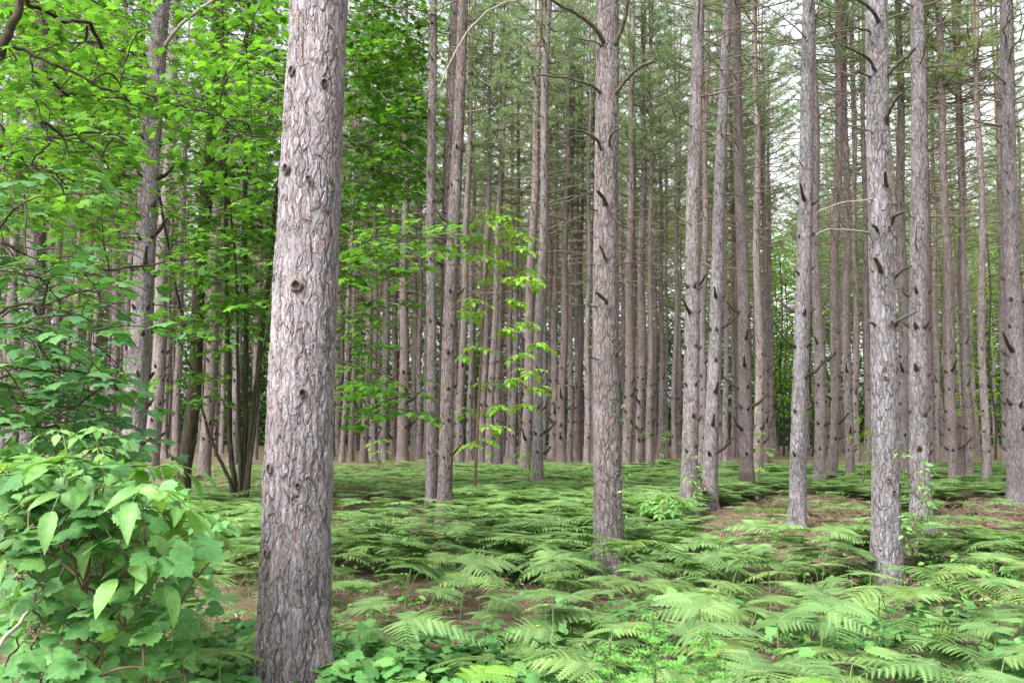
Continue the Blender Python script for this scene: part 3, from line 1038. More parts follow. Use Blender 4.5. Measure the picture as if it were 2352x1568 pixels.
# ------------------------------------------------------------------ broad-leaved growth
def grow(stems, targets, r_tip=.0035, r_max=.03, flat=.35):
    """join target points to the stems through their nearest neighbours; returns list of (polyline, radii)"""
    nodes = np.vstack(stems)
    ns = len(nodes)
    T = np.asarray(targets)
    d0 = np.array([np.min(np.linalg.norm((nodes - t) * [1, 1, 1.6], axis=1)) for t in T])
    order = np.argsort(d0)
    P = [n for n in nodes]
    cost = [0.0] * ns
    parent = [-1] * ns
    arr = np.array(P)
    ca = np.array(cost)
    for i in order:
        t = T[i]
        dif = arr - t
        dist = np.linalg.norm(dif * [1, 1, 1.3], axis=1) + .45 * ca + np.maximum(dif[:, 2], 0) * .8
        j = int(np.argmin(dist))
        arr = np.vstack([arr, t])
        ca = np.append(ca, ca[j] + np.linalg.norm(arr[j] - t))
        parent.append(j)
    n = len(arr)
    load = np.zeros(n)
    for i in range(n - 1, ns - 1, -1):
        load[i] += 1
        load[parent[i]] += load[i]
    return arr, parent, load, ns, order


def wood_from(mb, arr, parent, load, ns, r_tip, r_max, rng, mat=0, k=5, sag=.06):
    for i in range(ns, len(arr)):
        p, q = arr[parent[i]], arr[i]
        L = np.linalg.norm(q - p)
        if L < 1e-4:
            continue
        ra = min(r_max, r_tip * load[i] ** .5)
        rb = min(r_max, r_tip * max(load[i] - 1, 1) ** .5)
        t = np.linspace(0, 1, 5)[:, None]
        P = p + (q - p) * t + np.array([0, 0, 1]) * (sag * L * 4 * t * (1 - t))
        P[1:-1] += rng.normal(0, .02 * L, (3, 3))
        tube(mb, P, np.linspace(ra, rb, 5), k, mat, cap=False)


def sprays(mbw, mbl, O, D, L, size, rng, tpl, per=1.0, tilt=.35, droop=.25, petiole=.05, mw=0, ml=0, base=None):
    """flat layered leaf sprays: a twig with side twigs, leaves in pairs, close to level"""
    LO, LD, LN, LS = [], [], [], []
    for o, d, l in zip(O, D, L):
        d = norm(d)
        side = norm(np.cross(d, [0, 0, 1]))
        t = np.linspace(0, 1, 6)[:, None]
        P = o + d * l * t - np.array([0, 0, 1]) * droop * l * t * t
        tube(mbw, P, np.linspace(.004, .0015, 6), 3, mw, cap=False)
        n = max(3, int(l / (size * 1.05) * per))
        for q in range(n):
            s = (q + .7) / n
            i = min(int(s * 5), 4)
            b = P[i] + (P[i + 1] - P[i]) * (s * 5 - i)
            for sg in (1, -1):
                l2 = l * .5 * (1 - .75 * s) * rng.uniform(.5, 1.2)
                dd = norm(d * .7 + side * sg * rng.uniform(.6, 1.1) + [0, 0, rng.uniform(-.15, .1)])
                m = max(1, int(l2 / (size * 1.0)))
                if l2 > size * 1.2:
                    tube(mbw, np.array([b, b + dd * l2]), [.002, .001], 3, mw, cap=False)
                for w in range(m):
                    f = (w + 1) / m
                    e = b + dd * l2 * f - np.array([0, 0, .12 * l2 * f * f])
                    for s2 in ((1, -1) if m > 1 else (1,)):
                        dl = norm(dd + np.cross(dd, [0, 0, 1]) * s2 * rng.uniform(.2, .9) + [0, 0, rng.uniform(-.55, 0)])
                        LO.append(e + dl * petiole * rng.uniform(.3, 1) + rng.normal(0, .015, 3))
                        LD.append(dl)
                        LN.append(norm(np.array([0, 0, 1.0]) + rng.normal(0, tilt, 3)))
                        LS.append(size * rng.uniform(.65, 1.25))
        dl = norm(d + [0, 0, -.4])
        LO.append(P[-1]); LD.append(dl); LN.append(norm(np.array([0, 0, 1.0]) + rng.normal(0, tilt, 3))); LS.append(size)
    LO, LD, LN, LS = np.array(LO), np.array(LD), np.array(LN), np.array(LS)
    if base is not None:
        u, v, dd = proj(LO + base)
        hid = (np.abs(u - (372 - v * .064)) < 30) & (v < 960) & ((v < 195) | (v > 262)) & (rng.random(len(u)) < .8)
        LO, LD, LN, LS = LO[~hid], LD[~hid], LN[~hid], LS[~hid]
    place(mbl, tpl, LO, LD, LN, LS, ml)
    return len(LO)


def sample_mask(boxes, n, rng):
    """boxes: (u0,u1,v0,v1,weight)"""
    W = np.array([b[4] for b in boxes], float)
    idx = rng.choice(len(boxes), n, p=W / W.sum())
    B = np.array([b[:4] for b in boxes], float)[idx]
    return B[:, 0] + (B[:, 1] - B[:, 0]) * rng.random(n), B[:, 2] + (B[:, 3] - B[:, 2]) * rng.random(n)


def broadleaf(name, label, stems_px, boxes, n, Yr, size, leafmat, woodmat, seed, tpl=MAPLE_LO, L=(.35, .8), r_max=.03, per=1.0, extra=None,
              droop=.25, tilt=.29, group=None, cat='tree', keep=None):
    """stems_px: list of (polyline [(u,v)...], Y at each point or one Y, r0, r1 in px)"""
    rng = np.random.default_rng(seed)
    u0, v0 = stems_px[0][0][0]
    y0 = stems_px[0][1]
    b0 = at(u0, v0, y0)
    base = np.array([b0[0], b0[1], max(-.05, min(b0[2], float(hgt(b0[0], b0[1]))))]) if cat else b0
    base = np.array([b0[0], b0[1], float(hgt(b0[0], b0[1]))])
    root = thing(name, label, cat, tuple(base), group)
    stems = []
    for st in stems_px:
        pl, Y, r0, r1 = st[:4]
        if np.isscalar(Y):
            Ys = [Y] * len(pl)
        else:
            Ys = np.linspace(Y[0], Y[1], len(pl))
        W = np.array([at(u, v, yy) for (u, v), yy in zip(pl, Ys)]) - base
        P = bez(W, max(14, 4 * len(W)))
        stems.append(P)
        mb = MB()
        P2 = P + rng.normal(0, .006, P.shape) * (np.arange(len(P))[:, None] > 0)
        rr = np.linspace(r0, r1, len(P)) * np.mean(Ys) / F
        if len(st) > 4:
            rr[:3] *= np.array([1.5, 1.2, 1.05])
        tube(mb, P2, rr, 10 if r0 > 6 else 7, 0)
        link('trunk' if len(st) > 4 else 'branch', mb.mesh('stem', [woodmat]), root)
    uu, vv = sample_mask(boxes, n, rng)
    Y = rng.uniform(Yr[0], Yr[1], n)
    # thin out in front of the two trunks that show through the leaves
    thin = (np.abs(uu - (385 - vv * .064)) < 62) | (np.abs(uu - (500 - vv * .07)) < 26)
    ok = ~(thin & (rng.random(n) < .90) & (vv > -20) & ((vv < 190) | (vv > 270)))
    uu, vv, Y = uu[ok], vv[ok], Y[ok]
    T = np.array([at(a, b, c) for a, b, c in zip(uu, vv, Y)]) - base
    T = T[(T[:, 2] + base[2]) > .15]
    arr, parent, load, ns, order = grow(stems, T)
    mbw, mbl = MB(), MB()
    wood_from(mbw, arr, parent, load, ns, .0024, r_max, rng)
    # spray direction: away from the parent node, flattened
    O = arr[ns:]
    par = arr[np.array(parent[ns:])]
    D = O - par
    D[:, 2] *= .25
    D = norm(D + rng.normal(0, .3, D.shape) * [1, 1, .25])
    ln = rng.uniform(L[0], L[1], len(O))
    sprays(mbw, mbl, O, D, ln, size, rng, tpl, per, tilt, droop, base=base)
    link('twigs', mbw.mesh('twigs', [woodmat]), root).name = 'branchwork'
    link('foliage', mbl.mesh('foliage', [leafmat]), root)
    return root


# dark leaning maple and the multi-stemmed clump behind the foreground pine
broadleaf('maple_tree', 'dark leaning maple trunk left of the many-stemmed clump, in bright green leaf',
          [([(417, 1158), (428, 1050), (447, 900), (455, 700), (470, 480), (490, 250), (500, 0), (506, -160)], 18.6, 17, 11, 1),
           ([(455, 640), (480, 480), (520, 330), (560, 150), (575, -40)], (18.6, 17), 7, 4),
           ([(450, 800), (428, 760), (400, 640), (360, 420)], (18.6, 17.5), 4, 3)],
          [(0, 660, -160, 110, 5), (150, 640, 100, 330, 5.5), (330, 640, 330, 560, 3.2), (350, 640, 560, 760, 2.6), (330, 500, 740, 900, .7), (0, 330, 100, 420, 2.6), (0, 330, 420, 700, 1.4)],
          1050, (13.5, 20), .125, M['maple'], M['maple_bark'], 301, L=(.4, .9))
broadleaf('maple_clump', 'many-stemmed dark young maple rising from one foot just left of the foreground pine',
          [([(541, 1172), (541, 1120), (529, 1030), (527, 900), (522, 700), (519, 450), (512, 150), (508, -80)], 17.6, 7, 4, 1),
           ([(541, 1168), (530, 1110), (505, 1055), (478, 990), (462, 930), (440, 850), (400, 760)], (17.6, 16.8), 5, 2, 1),
           ([(543, 1168), (552, 1100), (548, 960), (546, 780), (538, 560), (520, 420)], (17.6, 17.2), 5, 3, 1),
           ([(550, 1168), (560, 1080), (564, 900), (566, 700), (562, 480), (570, 200), (590, -60)], (17.6, 17.4), 7, 4, 1),
           ([(556, 1168), (568, 1100), (581, 960), (598, 800), (622, 600), (640, 420), (700, 180), (760, -60)], (17.6, 17), 7, 4, 1),
           ([(566, 1165), (574, 1080), (590, 930), (600, 820), (660, 640), (760, 520)], (17.6, 16), 4, 2, 1)],
          [(480, 660, 300, 900, 2.2), (760, 960, -140, 110, 4.5), (760, 975, 110, 330, 4.5), (760, 960, 330, 440, 2.5), (760, 850, 440, 640, 1.4), (760, 830, 640, 980, .55),
           (820, 960, 600, 700, .35), (500, 640, -100, 300, 2)],
          500, (15.9, 19.5), .125, M['maple'], M['maple_bark'], 302, L=(.4, .9))
# long level sprays reaching right past the foreground pine
broadleaf('young_maple', 'slender maple with long level leaf sprays reaching toward the close pine trio',
          [([(715, 1120), (712, 900), (705, 700), (700, 500)], 9.5, 5, 3, 1),
           ([(705, 640), (780, 560), (880, 540), (960, 545), (1060, 548)], (9.5, 9.2), 3, 1.2),
           ([(708, 780), (780, 830), (860, 850), (960, 905)], (9.5, 9.0), 3, 1.2)],
          [(770, 1060, 515, 560, 4), (770, 900, 560, 640, 2), (770, 900, 820, 900, 3), (800, 975, 870, 950, 3), (760, 860, 690, 820, 1.3)],
          80, (8.6, 10), .09, M['maple'], M['maple_bark'], 303, L=(.22, .45), r_max=.012)
# maple whose limbs enter from the left edge
broadleaf('maple_tree', 'nearer maple whose dark limb crosses the upper left corner, trunk outside the frame',
          [([(-260, 1560), (-230, 900), (-130, 420), (-20, 170), (12, 90), (40, 20), (60, -120)], 6.2, 16, 9, 1),
           ([(30, 105), (70, 122), (130, 152), (200, 182), (245, 206), (330, 215), (420, 246), (520, 270), (640, 300)], (6.2, 6.6), 5, 1.6),
           ([(70, 122), (78, 210), (95, 270), (115, 330)], (6.3, 6.3), 2.5, 1.2),
           ([(-130, 520), (0, 604), (120, 622), (250, 620), (350, 606), (460, 592)], (6.2, 7), 5, 2),
           ([(-40, 240), (10, 310), (30, 350)], (6.2, 6.0), 4, 2)],
          [(0, 640, 180, 330, 3.2), (-40, 420, -60, 180, 2.6), (0, 300, 300, 480, 1.8), (300, 620, -40, 180, .9), (340, 640, 290, 360, .8), (180, 480, 480, 640, .7)],
          360, (5.8, 9.4), .085, M['maple'], M['maple_bark'], 304, L=(.22, .5), r_max=.02, tpl=MAPLE_LO)
broadleaf('maple_sapling', 'low bluish green maple boughs hanging at the left edge above the shrub',
          [([(-90, 1560), (-80, 1100), (-60, 800), (-30, 560)], 4.6, 9, 5, 1),
           ([(-60, 760), (40, 700), (150, 720), (230, 760)], (4.6, 4.3), 4, 1.5),
           ([(-80, 900), (30, 860), (160, 850), (270, 890)], (4.6, 4.3), 4, 1.5)],
          [(-20, 150, 380, 560, 1.6), (-20, 300, 560, 700, 2.2), (-20, 230, 700, 860, 3.0), (0, 285, 830, 960, 3.6), (60, 300, 930, 990, 1.5), (230, 400, 640, 720, .7)],
          150, (3.9, 5.8), .082, M['maple_shade'], M['maple_bark'], 305, tpl=MAPLE_HI, L=(.18, .36), r_max=.012, tilt=.25, droop=.35)

# yellow-green ash sapling in the open middle
def compound(mbw, mbl, o, d, ln, size, rng, n=3, tpl=SLIM, ml=0, drop=.5):
    """pinnate leaf: stalk with paired leaflets and one at the tip"""
    d = norm(d)
    t = np.linspace(0, 1, 6)[:, None]
    P = o + d * ln * t + np.array([0, 0, 1]) * (.15 * t - drop * t * t) * ln
    tube(mbw, P, np.linspace(.0025, .001, 6) * max(1, size * 6), 3, 0, cap=False)
    side = norm(np.cross(d, [0, 0, 1]))
    O, D, N, S = [], [], [], []
    for i in range(n):
        s = .4 + .55 * i / max(n - 1, 1)
        j = min(int(s * 5), 4)
        b = P[j] + (P[j + 1] - P[j]) * (s * 5 - j)
        for sg in (1, -1):
            O.append(b)
            D.append(norm(d * .75 + side * sg + [0, 0, rng.uniform(-.55, -.1)]))
            N.append(norm(np.array([0, 0, 1]) + d * .2 + rng.normal(0, .22, 3)))
            S.append(size * rng.uniform(.8, 1.1) * (.8 + .3 * s))
    O.append(P[-1]); D.append(norm(P[-1] - P[-2])); N.append(norm(np.array([0, 0, 1]) + rng.normal(0, .15, 3))); S.append(size * 1.15)
    place(mbl, OVATES[rng.integers(4)] if tpl is OVATE else tpl, O, D, N, S, ml)


def ash(label, stem, Y, r0, r1, clusters, size, leafmat, seed, ln=.3, group=None, cat='sapling', name='ash_sapling', per=4, tpl=SLIM, wood='stem_brown', n=3):
    rng = np.random.default_rng(seed)
    b0 = at(stem[0][0], stem[0][1], Y)
    base = np.array([b0[0], b0[1], float(hgt(b0[0], b0[1]))])
    root = thing(name, label, cat, tuple(base), group)
    P = bez(np.array([at(u, v, Y) for u, v in stem]) - base, 24)
    mb = MB()
    tube(mb, P, np.linspace(r0, r1, len(P)) * Y / F, 7, 0)
    link('trunk', mb.mesh('trunk', [M[wood]]), root)
    T = np.array([at(u, v, Y + rng.uniform(-.35, .35)) for u, v in clusters]) - base
    arr, parent, load, ns, order = grow([P], T)
    mw, ml = MB(), MB()
    wood_from(mw, arr, parent, load, ns, .003, .01, rng)
    for i in range(ns, len(arr)):
        out = arr[i] - arr[parent[i]]
        a0 = math.atan2(out[1], out[0])
        for q in range(per):
            a = a0 + (q - (per - 1) / 2) * 1.1 + rng.uniform(-.3, .3)
            compound(mw, ml, arr[i], np.array([cos(a), sin(a), rng.uniform(-.1, .4)]), ln * rng.uniform(.7, 1.15), size, rng, n, tpl)
    link('branchwork', mw.mesh('twigs', [M['stem']]), root)
    link('foliage', ml.mesh('foliage', [leafmat]), root)
    return root


ash('tall thin sapling with yellow-green leaflets between the close trio and the centre pine',
    [(1091, 1118), (1096, 1000), (1104, 850), (1112, 700), (1122, 580), (1135, 490)], 24.0 * .72, 4, 1.5,
    [(1135, 480), (1155, 500), (1120, 510), (1165, 530), (1095, 535), (1070, 545), (1140, 560), (1190, 545), (1200, 570), (1115, 590), (1150, 600), (1210, 620),
     (1180, 640), (1130, 640), (1090, 690), (1070, 715), (1105, 720), (1175, 690), (1215, 640), (1195, 740), (1160, 760), (1235, 790), (1100, 800), (1215, 850), (1170, 870), (1065, 820),
     (1190, 815), (1120, 880), (1230, 890), (1090, 940), (1140, 930), (1200, 930), (1080, 1020), (1110, 1010), (1130, 980)],
    .135, M['sapling'], 401, ln=.30, per=4, tpl=OVATE_LO)
ash('small broad-leaved seedling between the centre pine and the leaning pair',
    [(1521, 1235), (1522, 1200), (1524, 1160), (1530, 1145)], 12.4, 2, 1,
    [(1500, 1150), (1520, 1140), (1545, 1145), (1490, 1165), (1560, 1150), (1510, 1170), (1540, 1170), (1525, 1190)], .10, M['shrub'], 402, ln=.14, per=3, name='seedling', n=2, tpl=OVATE_LO)
for k, (u, v, Y, lab) in enumerate([(1510, 1000, 32, 'small green seedling in front of far trunks right of the centre pine'), (1745, 1000, 25, 'small green seedling beside the dark ringed pine'),
                                    (1215, 1040, 24, 'small green seedling touching the pines left of the centre pine'), (872, 1010, 33, 'small green seedling low between foreground pine and trio'),
                                    (2010, 900, 20, 'thin leafy seedling left of the snapped-branch pine'), (1985, 960, 21, 'wispy green seedling among trunks behind the clearing')]):
    gy = 980 + CAMH * F / Y
    rr = np.random.default_rng(k)
    ash(lab, [(u - 4, gy), (u, (gy + v) / 2), (u + 3, v)], Y, 2, 1, [(u + rr.uniform(-22, 22), v + rr.uniform(-8, (gy - v) * .7)) for _ in range(9)],
        .11, M['sapling'] if k % 2 else M['shrub'], 410 + k, ln=.22, per=2, name='seedling')

# ---- left foreground shrubs
ash('leafy shrub with big pointed drooping leaflets along its top in the lower left corner',
    [(160, 1640), (190, 1400), (215, 1200), (250, 1080)], 2.9, 9, 3,
    [(60, 1075), (120, 1065), (20, 1090), (215, 1080), (290, 1070), (350, 1075), (330, 1125), (265, 1150), (150, 1130),
     (380, 1175), (250, 1215), (400, 1200), (180, 1060), (60, 1230), (330, 1290), (110, 1380), (40, 1470), (300, 1500)],
    .10, M['shrub'], 501, ln=.15, per=3, name='leafy_shrub', cat='shrub', tpl=OVATE, n=1)
ash('upright shoot with pale new leaves standing above the big-leaved shrub',
    [(232, 1200), (228, 1100), (226, 1030), (226, 985)], 2.9, 4, 1.5, [(222, 985), (225, 1030)], .04, M['shrub'], 502, ln=.07, per=3, name='shoot', cat='shrub', wood='stem', n=2, tpl=OVATE_LO)
ash('shorter pale shoot left of the taller one above the big-leaved shrub',
    [(160, 1200), (158, 1080), (150, 1020), (143, 990)], 2.9, 4, 1.5, [(142, 990)], .045, M['shrub'], 503, ln=.05, per=3, name='shoot', cat='shrub', wood='stem', n=1, tpl=OVATE_LO)


def vine_mass(name, label, boxes, n, Yr, size, mat, seed, base_uv, baseY, tpl=GRAPE, zfall=None, cat='vine', stem='stem_brown', tilt=.4, face=.55, rs=.004):
    """rambling stems hung with broad single leaves turned to the light"""
    rng = np.random.default_rng(seed)
    b0 = at(base_uv[0], base_uv[1], baseY)
    base = np.array([b0[0], b0[1], float(hgt(b0[0], b0[1]))])
    root = thing(name, label, cat, tuple(base))
    uu, vv = sample_mask(boxes, n, rng)
    Y = rng.uniform(Yr[0], Yr[1], n)
    T = np.array([at(a, b, c) for a, b, c in zip(uu, vv, Y)]) - base
    T = T[(T[:, 2] + base[2]) > .03]
    stem0 = bez(np.array([[0, 0, -.02], [0, 0, .15], [.02, 0, .3]]), 6)
    arr, parent, load, ns, order = grow([stem0], T)
    mw, ml = MB(), MB()
    wood_from(mw, arr, parent, load, ns, rs * .4, rs, rng, k=4, sag=.1)
    O, D, N, S = [], [], [], []
    for i in range(ns, len(arr)):
        for q in range(rng.integers(1, 3)):
            a = rng.uniform(0, 6.28)
            dl = norm(np.array([cos(a), sin(a) - .5, rng.uniform(-.7, .05)]))
            O.append(arr[i] + np.array([cos(a), sin(a), .3]) * size * .3)
            D.append(dl)
            N.append(norm(np.array([0, -face, 1.0]) + rng.normal(0, tilt, 3)))
            S.append(size * (.35 + 1.0 * rng.random() ** 1.4))
    place(ml, tpl, O, D, N, S)
    link('stem', mw.mesh('stem', [M[stem]]), root)
    link('foliage', ml.mesh('foliage', [mat]), root)
    return root


vine_mass('grapevine', 'wild grapevine of lobed leaves rambling over the lower left shrub',
          [(0, 340, 1180, 1560, 3), (60, 400, 1120, 1300, 1.5), (0, 260, 1060, 1220, 1.6), (330, 500, 1200, 1300, .25), (300, 440, 1400, 1580, .4), (0, 420, 1560, 1720, 1.2)],
          1050, (2.6, 4.2), .074, M['grape'], 510, (200, 1650), 3.1)
vine_mass('leafy_undergrowth', 'darker round-leaved bush filling the gap behind the lower left shrub',
          [(0, 330, 1010, 1250, 3), (0, 420, 1250, 1420, 1.6), (250, 470, 1200, 1400, 1.2)],
          560, (4.0, 5.6), .08, M['grape'], 511, (150, 1500), 4.8, cat='bush')
vine_mass('climbing_vine', 'broad-leaved vine climbing the right side of the snapped-branch pine',
          [(2060, 2078, 1010, 1120, .8), (2068, 2140, 1090, 1250, 2.2), (2060, 2120, 1180, 1330, 1)],
          95, (8.9, 9.8), .062, M['cover'], 512, (2095, 1330), 9.3, tpl=OVATE_LO, rs=.006)
vine_mass('climbing_vine', 'small vine on the left pine of the leaning pair',
          [(1570, 1600, 1040, 1190, 1)], 40, (15.2, 15.6), .09, M['shrub'], 513, (1592, 1195), 15.4, tpl=OVATE_LO, rs=.006)
vine_mass('climbing_vine', 'vine tangle against the pale stout pine on the right',
          [(2120, 2140, 1060, 1240, 1)], 36, (12.2, 12.8), .08, M['cover'], 514, (2135, 1245), 12.5, tpl=OVATE_LO, rs=.006)
vine_mass('climbing_vine', 'thin bare vine with few leaves hanging on the right of the centre pine',
          [(1430, 1444, 900, 1290, 1)], 16, (10.0, 10.3), .05, M['cover'], 515, (1438, 1300), 10.2, tpl=OVATE_LO, rs=.004)

# ------------------------------------------------------------------ ferns
def pinnule_hi():
    ys = [0, .18, .22, .40, .44, .62, .66, .82, .85, 1.0]
    w = [.05, .20, .12, .21, .12, .17, .09, .12, .05, 0.0]
    V = []
    for y, a in zip(ys, w):
        V += [(a, y + a * .3, -.06 * y), (-a, y + a * .3, -.06 * y)]
    Fq = [[2 * i, 2 * i + 2, 2 * i + 3, 2 * i + 1] for i in range(len(ys) - 1)]
    V = np.array(V)
    return V, np.array(Fq), V[:, :2].copy()


PIN_HI = pinnule_hi()
PIN_LO = (np.array([(0.09, 0, 0), (.13, .3, -.02), (.09, .65, -.07), (0, 1, -.16), (-.09, .65, -.07), (-.13, .3, -.02), (-.09, 0, 0)]),
          np.array([[0, 1, 2, 3, 4, 5, 6]]), np.zeros((7, 2)))


def serrated():
    V, Fq = [(0, 0, 0)], []
    n = 9
    for i in range(n):
        y0 = .02 + .96 * i / n
        y1 = .02 + .96 * (i + 1) / n
        w0 = .20 * (1 - y0) ** .85
        for (y, w) in ((y0, w0 * .22), (y0 + (y1 - y0) * .8, w0)):
            z = -.20 * y * y
            V += [(w, y, z - .12 * w), (0, y, z + .012), (-w, y, z - .12 * w)]
    V.append((0, 1, -.21))
    for i in range(2 * n - 1):
        a = 1 + 3 * i
        Fq += [[a, a + 3, a + 4, a + 1], [a + 1, a + 4, a + 5, a + 2]]
    V = np.array(V)
    return V, np.array(Fq), V[:, :2].copy()


PIN_SER = serrated()


def frond(mbl, mbw, o, d, L, rng, hi=True, tilt=.15, droop=.30, dens=1.0, sub=True, mode='blade'):
    """one triangular twice-divided blade, close to level; d points along it"""
    d = norm(d)
    side = norm(np.cross(d, [0, 0, 1]))
    upn = np.cross(side, d)
    nt = 12
    t = np.linspace(0, 1, nt)[:, None]
    P = o + d * L * t - np.array([0, 0, 1]) * droop * L * t ** 2
    if mbw is not None:
        tube(mbw, P, np.linspace(.0032, .001, nt), 4 if hi else 3, 0, cap=False)
    O, D, N, S = [], [], [], []
    blades = []
    npn = int((13 if hi else 11) * dens)
    for i in range(npn):
        s = (i + .4) / npn
        j = min(int(s * (nt - 1)), nt - 2)
        b = P[j] + (P[j + 1] - P[j]) * (s * (nt - 1) - j)
        Tn = norm(P[j + 1] - P[j])
        pl = L * .50 * (1 - s) ** 1.0 * rng.uniform(.9, 1.08) + .03 * L
        for sg in (1, -1):
            pd = norm(Tn * rng.uniform(.38, .62) + side * sg + upn * rng.uniform(-.05, .12))
            if mode == 'blade':
                blades.append((b, pd, pl, upn))
                continue
            m = max(3, int(13 * (pl / (L * .56)) + 2))
            q = (np.arange(m) + .5) / m
            pts_ = b + pd * (pl * q)[:, None] - np.array([0, 0, 1]) * (.16 * pl * q ** 2)[:, None]
            if mbw is not None and hi:
                tube(mbw, np.array([b, pts_[-1]]), [.0014, .0007], 3, 0, cap=False)
            ps = norm(np.cross(pd, upn))
            for s2 in (1, -1):
                O.append(pts_)
                D.append(norm(ps * s2 + pd * .38 + rng.normal(0, .05, (m, 3)) - [0, 0, .12]))
                N.append(np.tile(upn, (m, 1)) + rng.normal(0, .06, (m, 3)))
                S.append(pl * .125 * (1 - q) ** .5 * rng.uniform(.9, 1.1, m) + .006)
            O.append(pts_[-1:]); D.append(pd[None]); N.append(upn[None]); S.append(np.array([pl * .09]))
    if mode == 'blade':
        O = np.array([x[0] for x in blades]); D = np.array([x[1] for x in blades])
        S = np.array([x[2] for x in blades]); N = np.array([x[3] for x in blades])
        place(mbl, PIN_SER if hi else PIN_LO, O, D, N + rng.normal(0, .10, N.shape), S)
        return
    O, D, N, S = (np.vstack(x) if x[0].ndim == 2 else np.concatenate(x) for x in (O, D, N, S))
    place(mbl, PIN_HI, O, D, N, S)


def fern_variant(seed, hi=True, matl='fern'):
    rng = np.random.default_rng(seed)
    ml, mw = MB(), MB()
    h = rng.uniform(.30, .52)
    a = rng.uniform(0, 6.28)
    lean = np.array([cos(a), sin(a), 0]) * .10
    S = bez(np.array([[0, 0, -.03], lean * .3 + [0, 0, h * .5], lean + [0, 0, h]]), 8)
    ms = MB()
    tube(ms, S, np.linspace(.0045, .003, len(S)), 5, 0)
    top = S[-1]
    d0 = np.array([cos(a), sin(a), .22])
    L = rng.uniform(.32, .46)
    frond(ml, mw, top, d0, L, rng, hi, droop=rng.uniform(.3, .6))
    for sg in (1, -1):
        b = a + sg * rng.uniform(1.0, 1.35)
        frond(ml, mw, top, np.array([cos(b), sin(b), .10]), L * rng.uniform(.6, .85), rng, hi, droop=rng.uniform(.25, .6), dens=.85)
    return ms.mesh('stipe', [M['stem']]), ml, mw


FERNS = []
for i in range(7):
    st, ml, mw = fern_variant(700 + i)
    # blade: green leaflets plus their ribs, in one mesh
    off = ml.n
    for v_, f_, l_, u_, m_, s_ in zip(mw.v, mw.fi, mw.fl, mw.uv, mw.mi, mw.sm):
        ml.v.append(v_); ml.fi.append(f_ + off); ml.fl.append(l_); ml.uv.append(u_); ml.mi.append(np.ones_like(m_)); ml.sm.append(s_)
    ml.n = off + mw.n
    FERNS.append((st, ml.mesh('frond', [M['fern'], M['stem']])))

rngP = np.random.default_rng(77)


def fern_prob(u, v):
    """where bracken stands, by the picture position of its foot"""
    p = 0.0
    if v > 1060:
        if u > 1250:
            p = .95
        elif u > 985:
            p = .9
        elif u > 745:
            p = .42 if v < 1290 else .75
        elif u > 560:
            p = .20 if v < 1200 else .55
        elif u > 330:
            p = .12 if v < 1150 else .45
    # bare brown ground
    def ell(cu, cv, ru, rv):
        return ((u - cu) / ru) ** 2 + ((v - cv) / rv) ** 2 < 1
    if ell(1835, 1230, 280, 88) or ell(2290, 1220, 215, 82):
        p *= .04
    if ell(2180, 1400, 330, 70):
        p *= .22
    if ell(1290, 1450, 110, 35):
        p *= .4
    if ell(860, 1210, 190, 60):
        p *= .25
    if v > 1330 and u < 1250:
        p *= .35
    if abs(u - 1397) < 75 and 1308 < v < 1460:
        p *= .15
    if abs(u - 1005) < 55 and 1195 < v < 1310:
        p *= .15
    if v < 1075:
        p *= .10
    elif v < 1140:
        p *= .5
    if 575 < u < 770 and v > 1560:
        p *= .1
    return p


def clear_of_trees(x, y, m=.04):
    return all((x - a) ** 2 + (y - b) ** 2 > (r + m) ** 2 for a, b, r in TREES)


near = []
tries = 0
while len(near) < 300 and tries < 20000:
    tries += 1
    d = math.sqrt(rngP.uniform(3.55 ** 2, 9.6 ** 2))
    u = rngP.uniform(450, 2450)
    v = 980 + CAMH * F / d
    if rngP.random() > fern_prob(u, v):
        continue
    x = (u - CX) / F * d
    if d < 4.2 and u < 1250:
        continue
    if any((x - a) ** 2 + (d - b) ** 2 < .16 ** 2 for a, b, _ in near) or not clear_of_trees(x, d, .06):
        continue
    near.append((x, d, u))
near.sort(key=lambda q: q[1])
for (x, d, u) in near:
    zone = ('in the lower right foreground' if (u > 1300 and d < 6) else 'in the low centre foreground' if d < 6 else
            'around the foot of the right-hand pines' if u > 1750 else 'around the foot of the centre pine' if u > 1150 else 'right of the foreground pine' if u > 740 else 'left of the foreground pine')
    r = thing('bracken_fern', 'green bracken fern with level fronds ' + zone, 'fern', (x, d, float(hgt(x, d))), 'bracken ferns covering the forest floor')
    r.rotation_euler = (rngP.normal(0, .14), rngP.normal(0, .14), rngP.uniform(0, 6.28))
    s_ = rngP.uniform(.7, 1.15)
    r.scale = (s_, s_, s_ * rngP.uniform(.8, 1.15))
    st, fr = FERNS[rngP.integers(7)]
    link('stipe', st, r)
    link('frond', fr, r)

# bright young fern at the bottom edge
rb = np.random.default_rng(5)
for (u, v, Y, lab, a0, L) in [(1045, 1590, 3.3, 'bright yellow-green young fern at the bottom edge right of the foreground pine', .9, .30),
                              (1985, 1560, 3.4, 'fresh light green fern at the bottom edge in the right half', 2.4, .26)]:
    b0 = at(u, v, Y)
    r = thing('young_fern', lab, 'fern', (b0[0], b0[1], float(hgt(b0[0], b0[1]))))
    for q in range(4):
        ml, mw = MB(), MB()
        a = a0 + q * 1.5
        hz = b0[2] - .05 * (q % 2)
        S = bez(np.array([[0, 0, 0], [cos(a) * .03, sin(a) * .03, hz * .6], [cos(a) * .08, sin(a) * .08, hz]]), 6)
        tube(mw, S, np.linspace(.004, .0025, len(S)), 5)
        frond(ml, mw, S[-1], np.array([cos(a), sin(a), .35]), L, rb, True, droop=.4)
        o = link('frond', ml.mesh('frond', [M['fern_bright']]), r)
        link('stipe', mw.mesh('stipe', [M['stem']]), o)

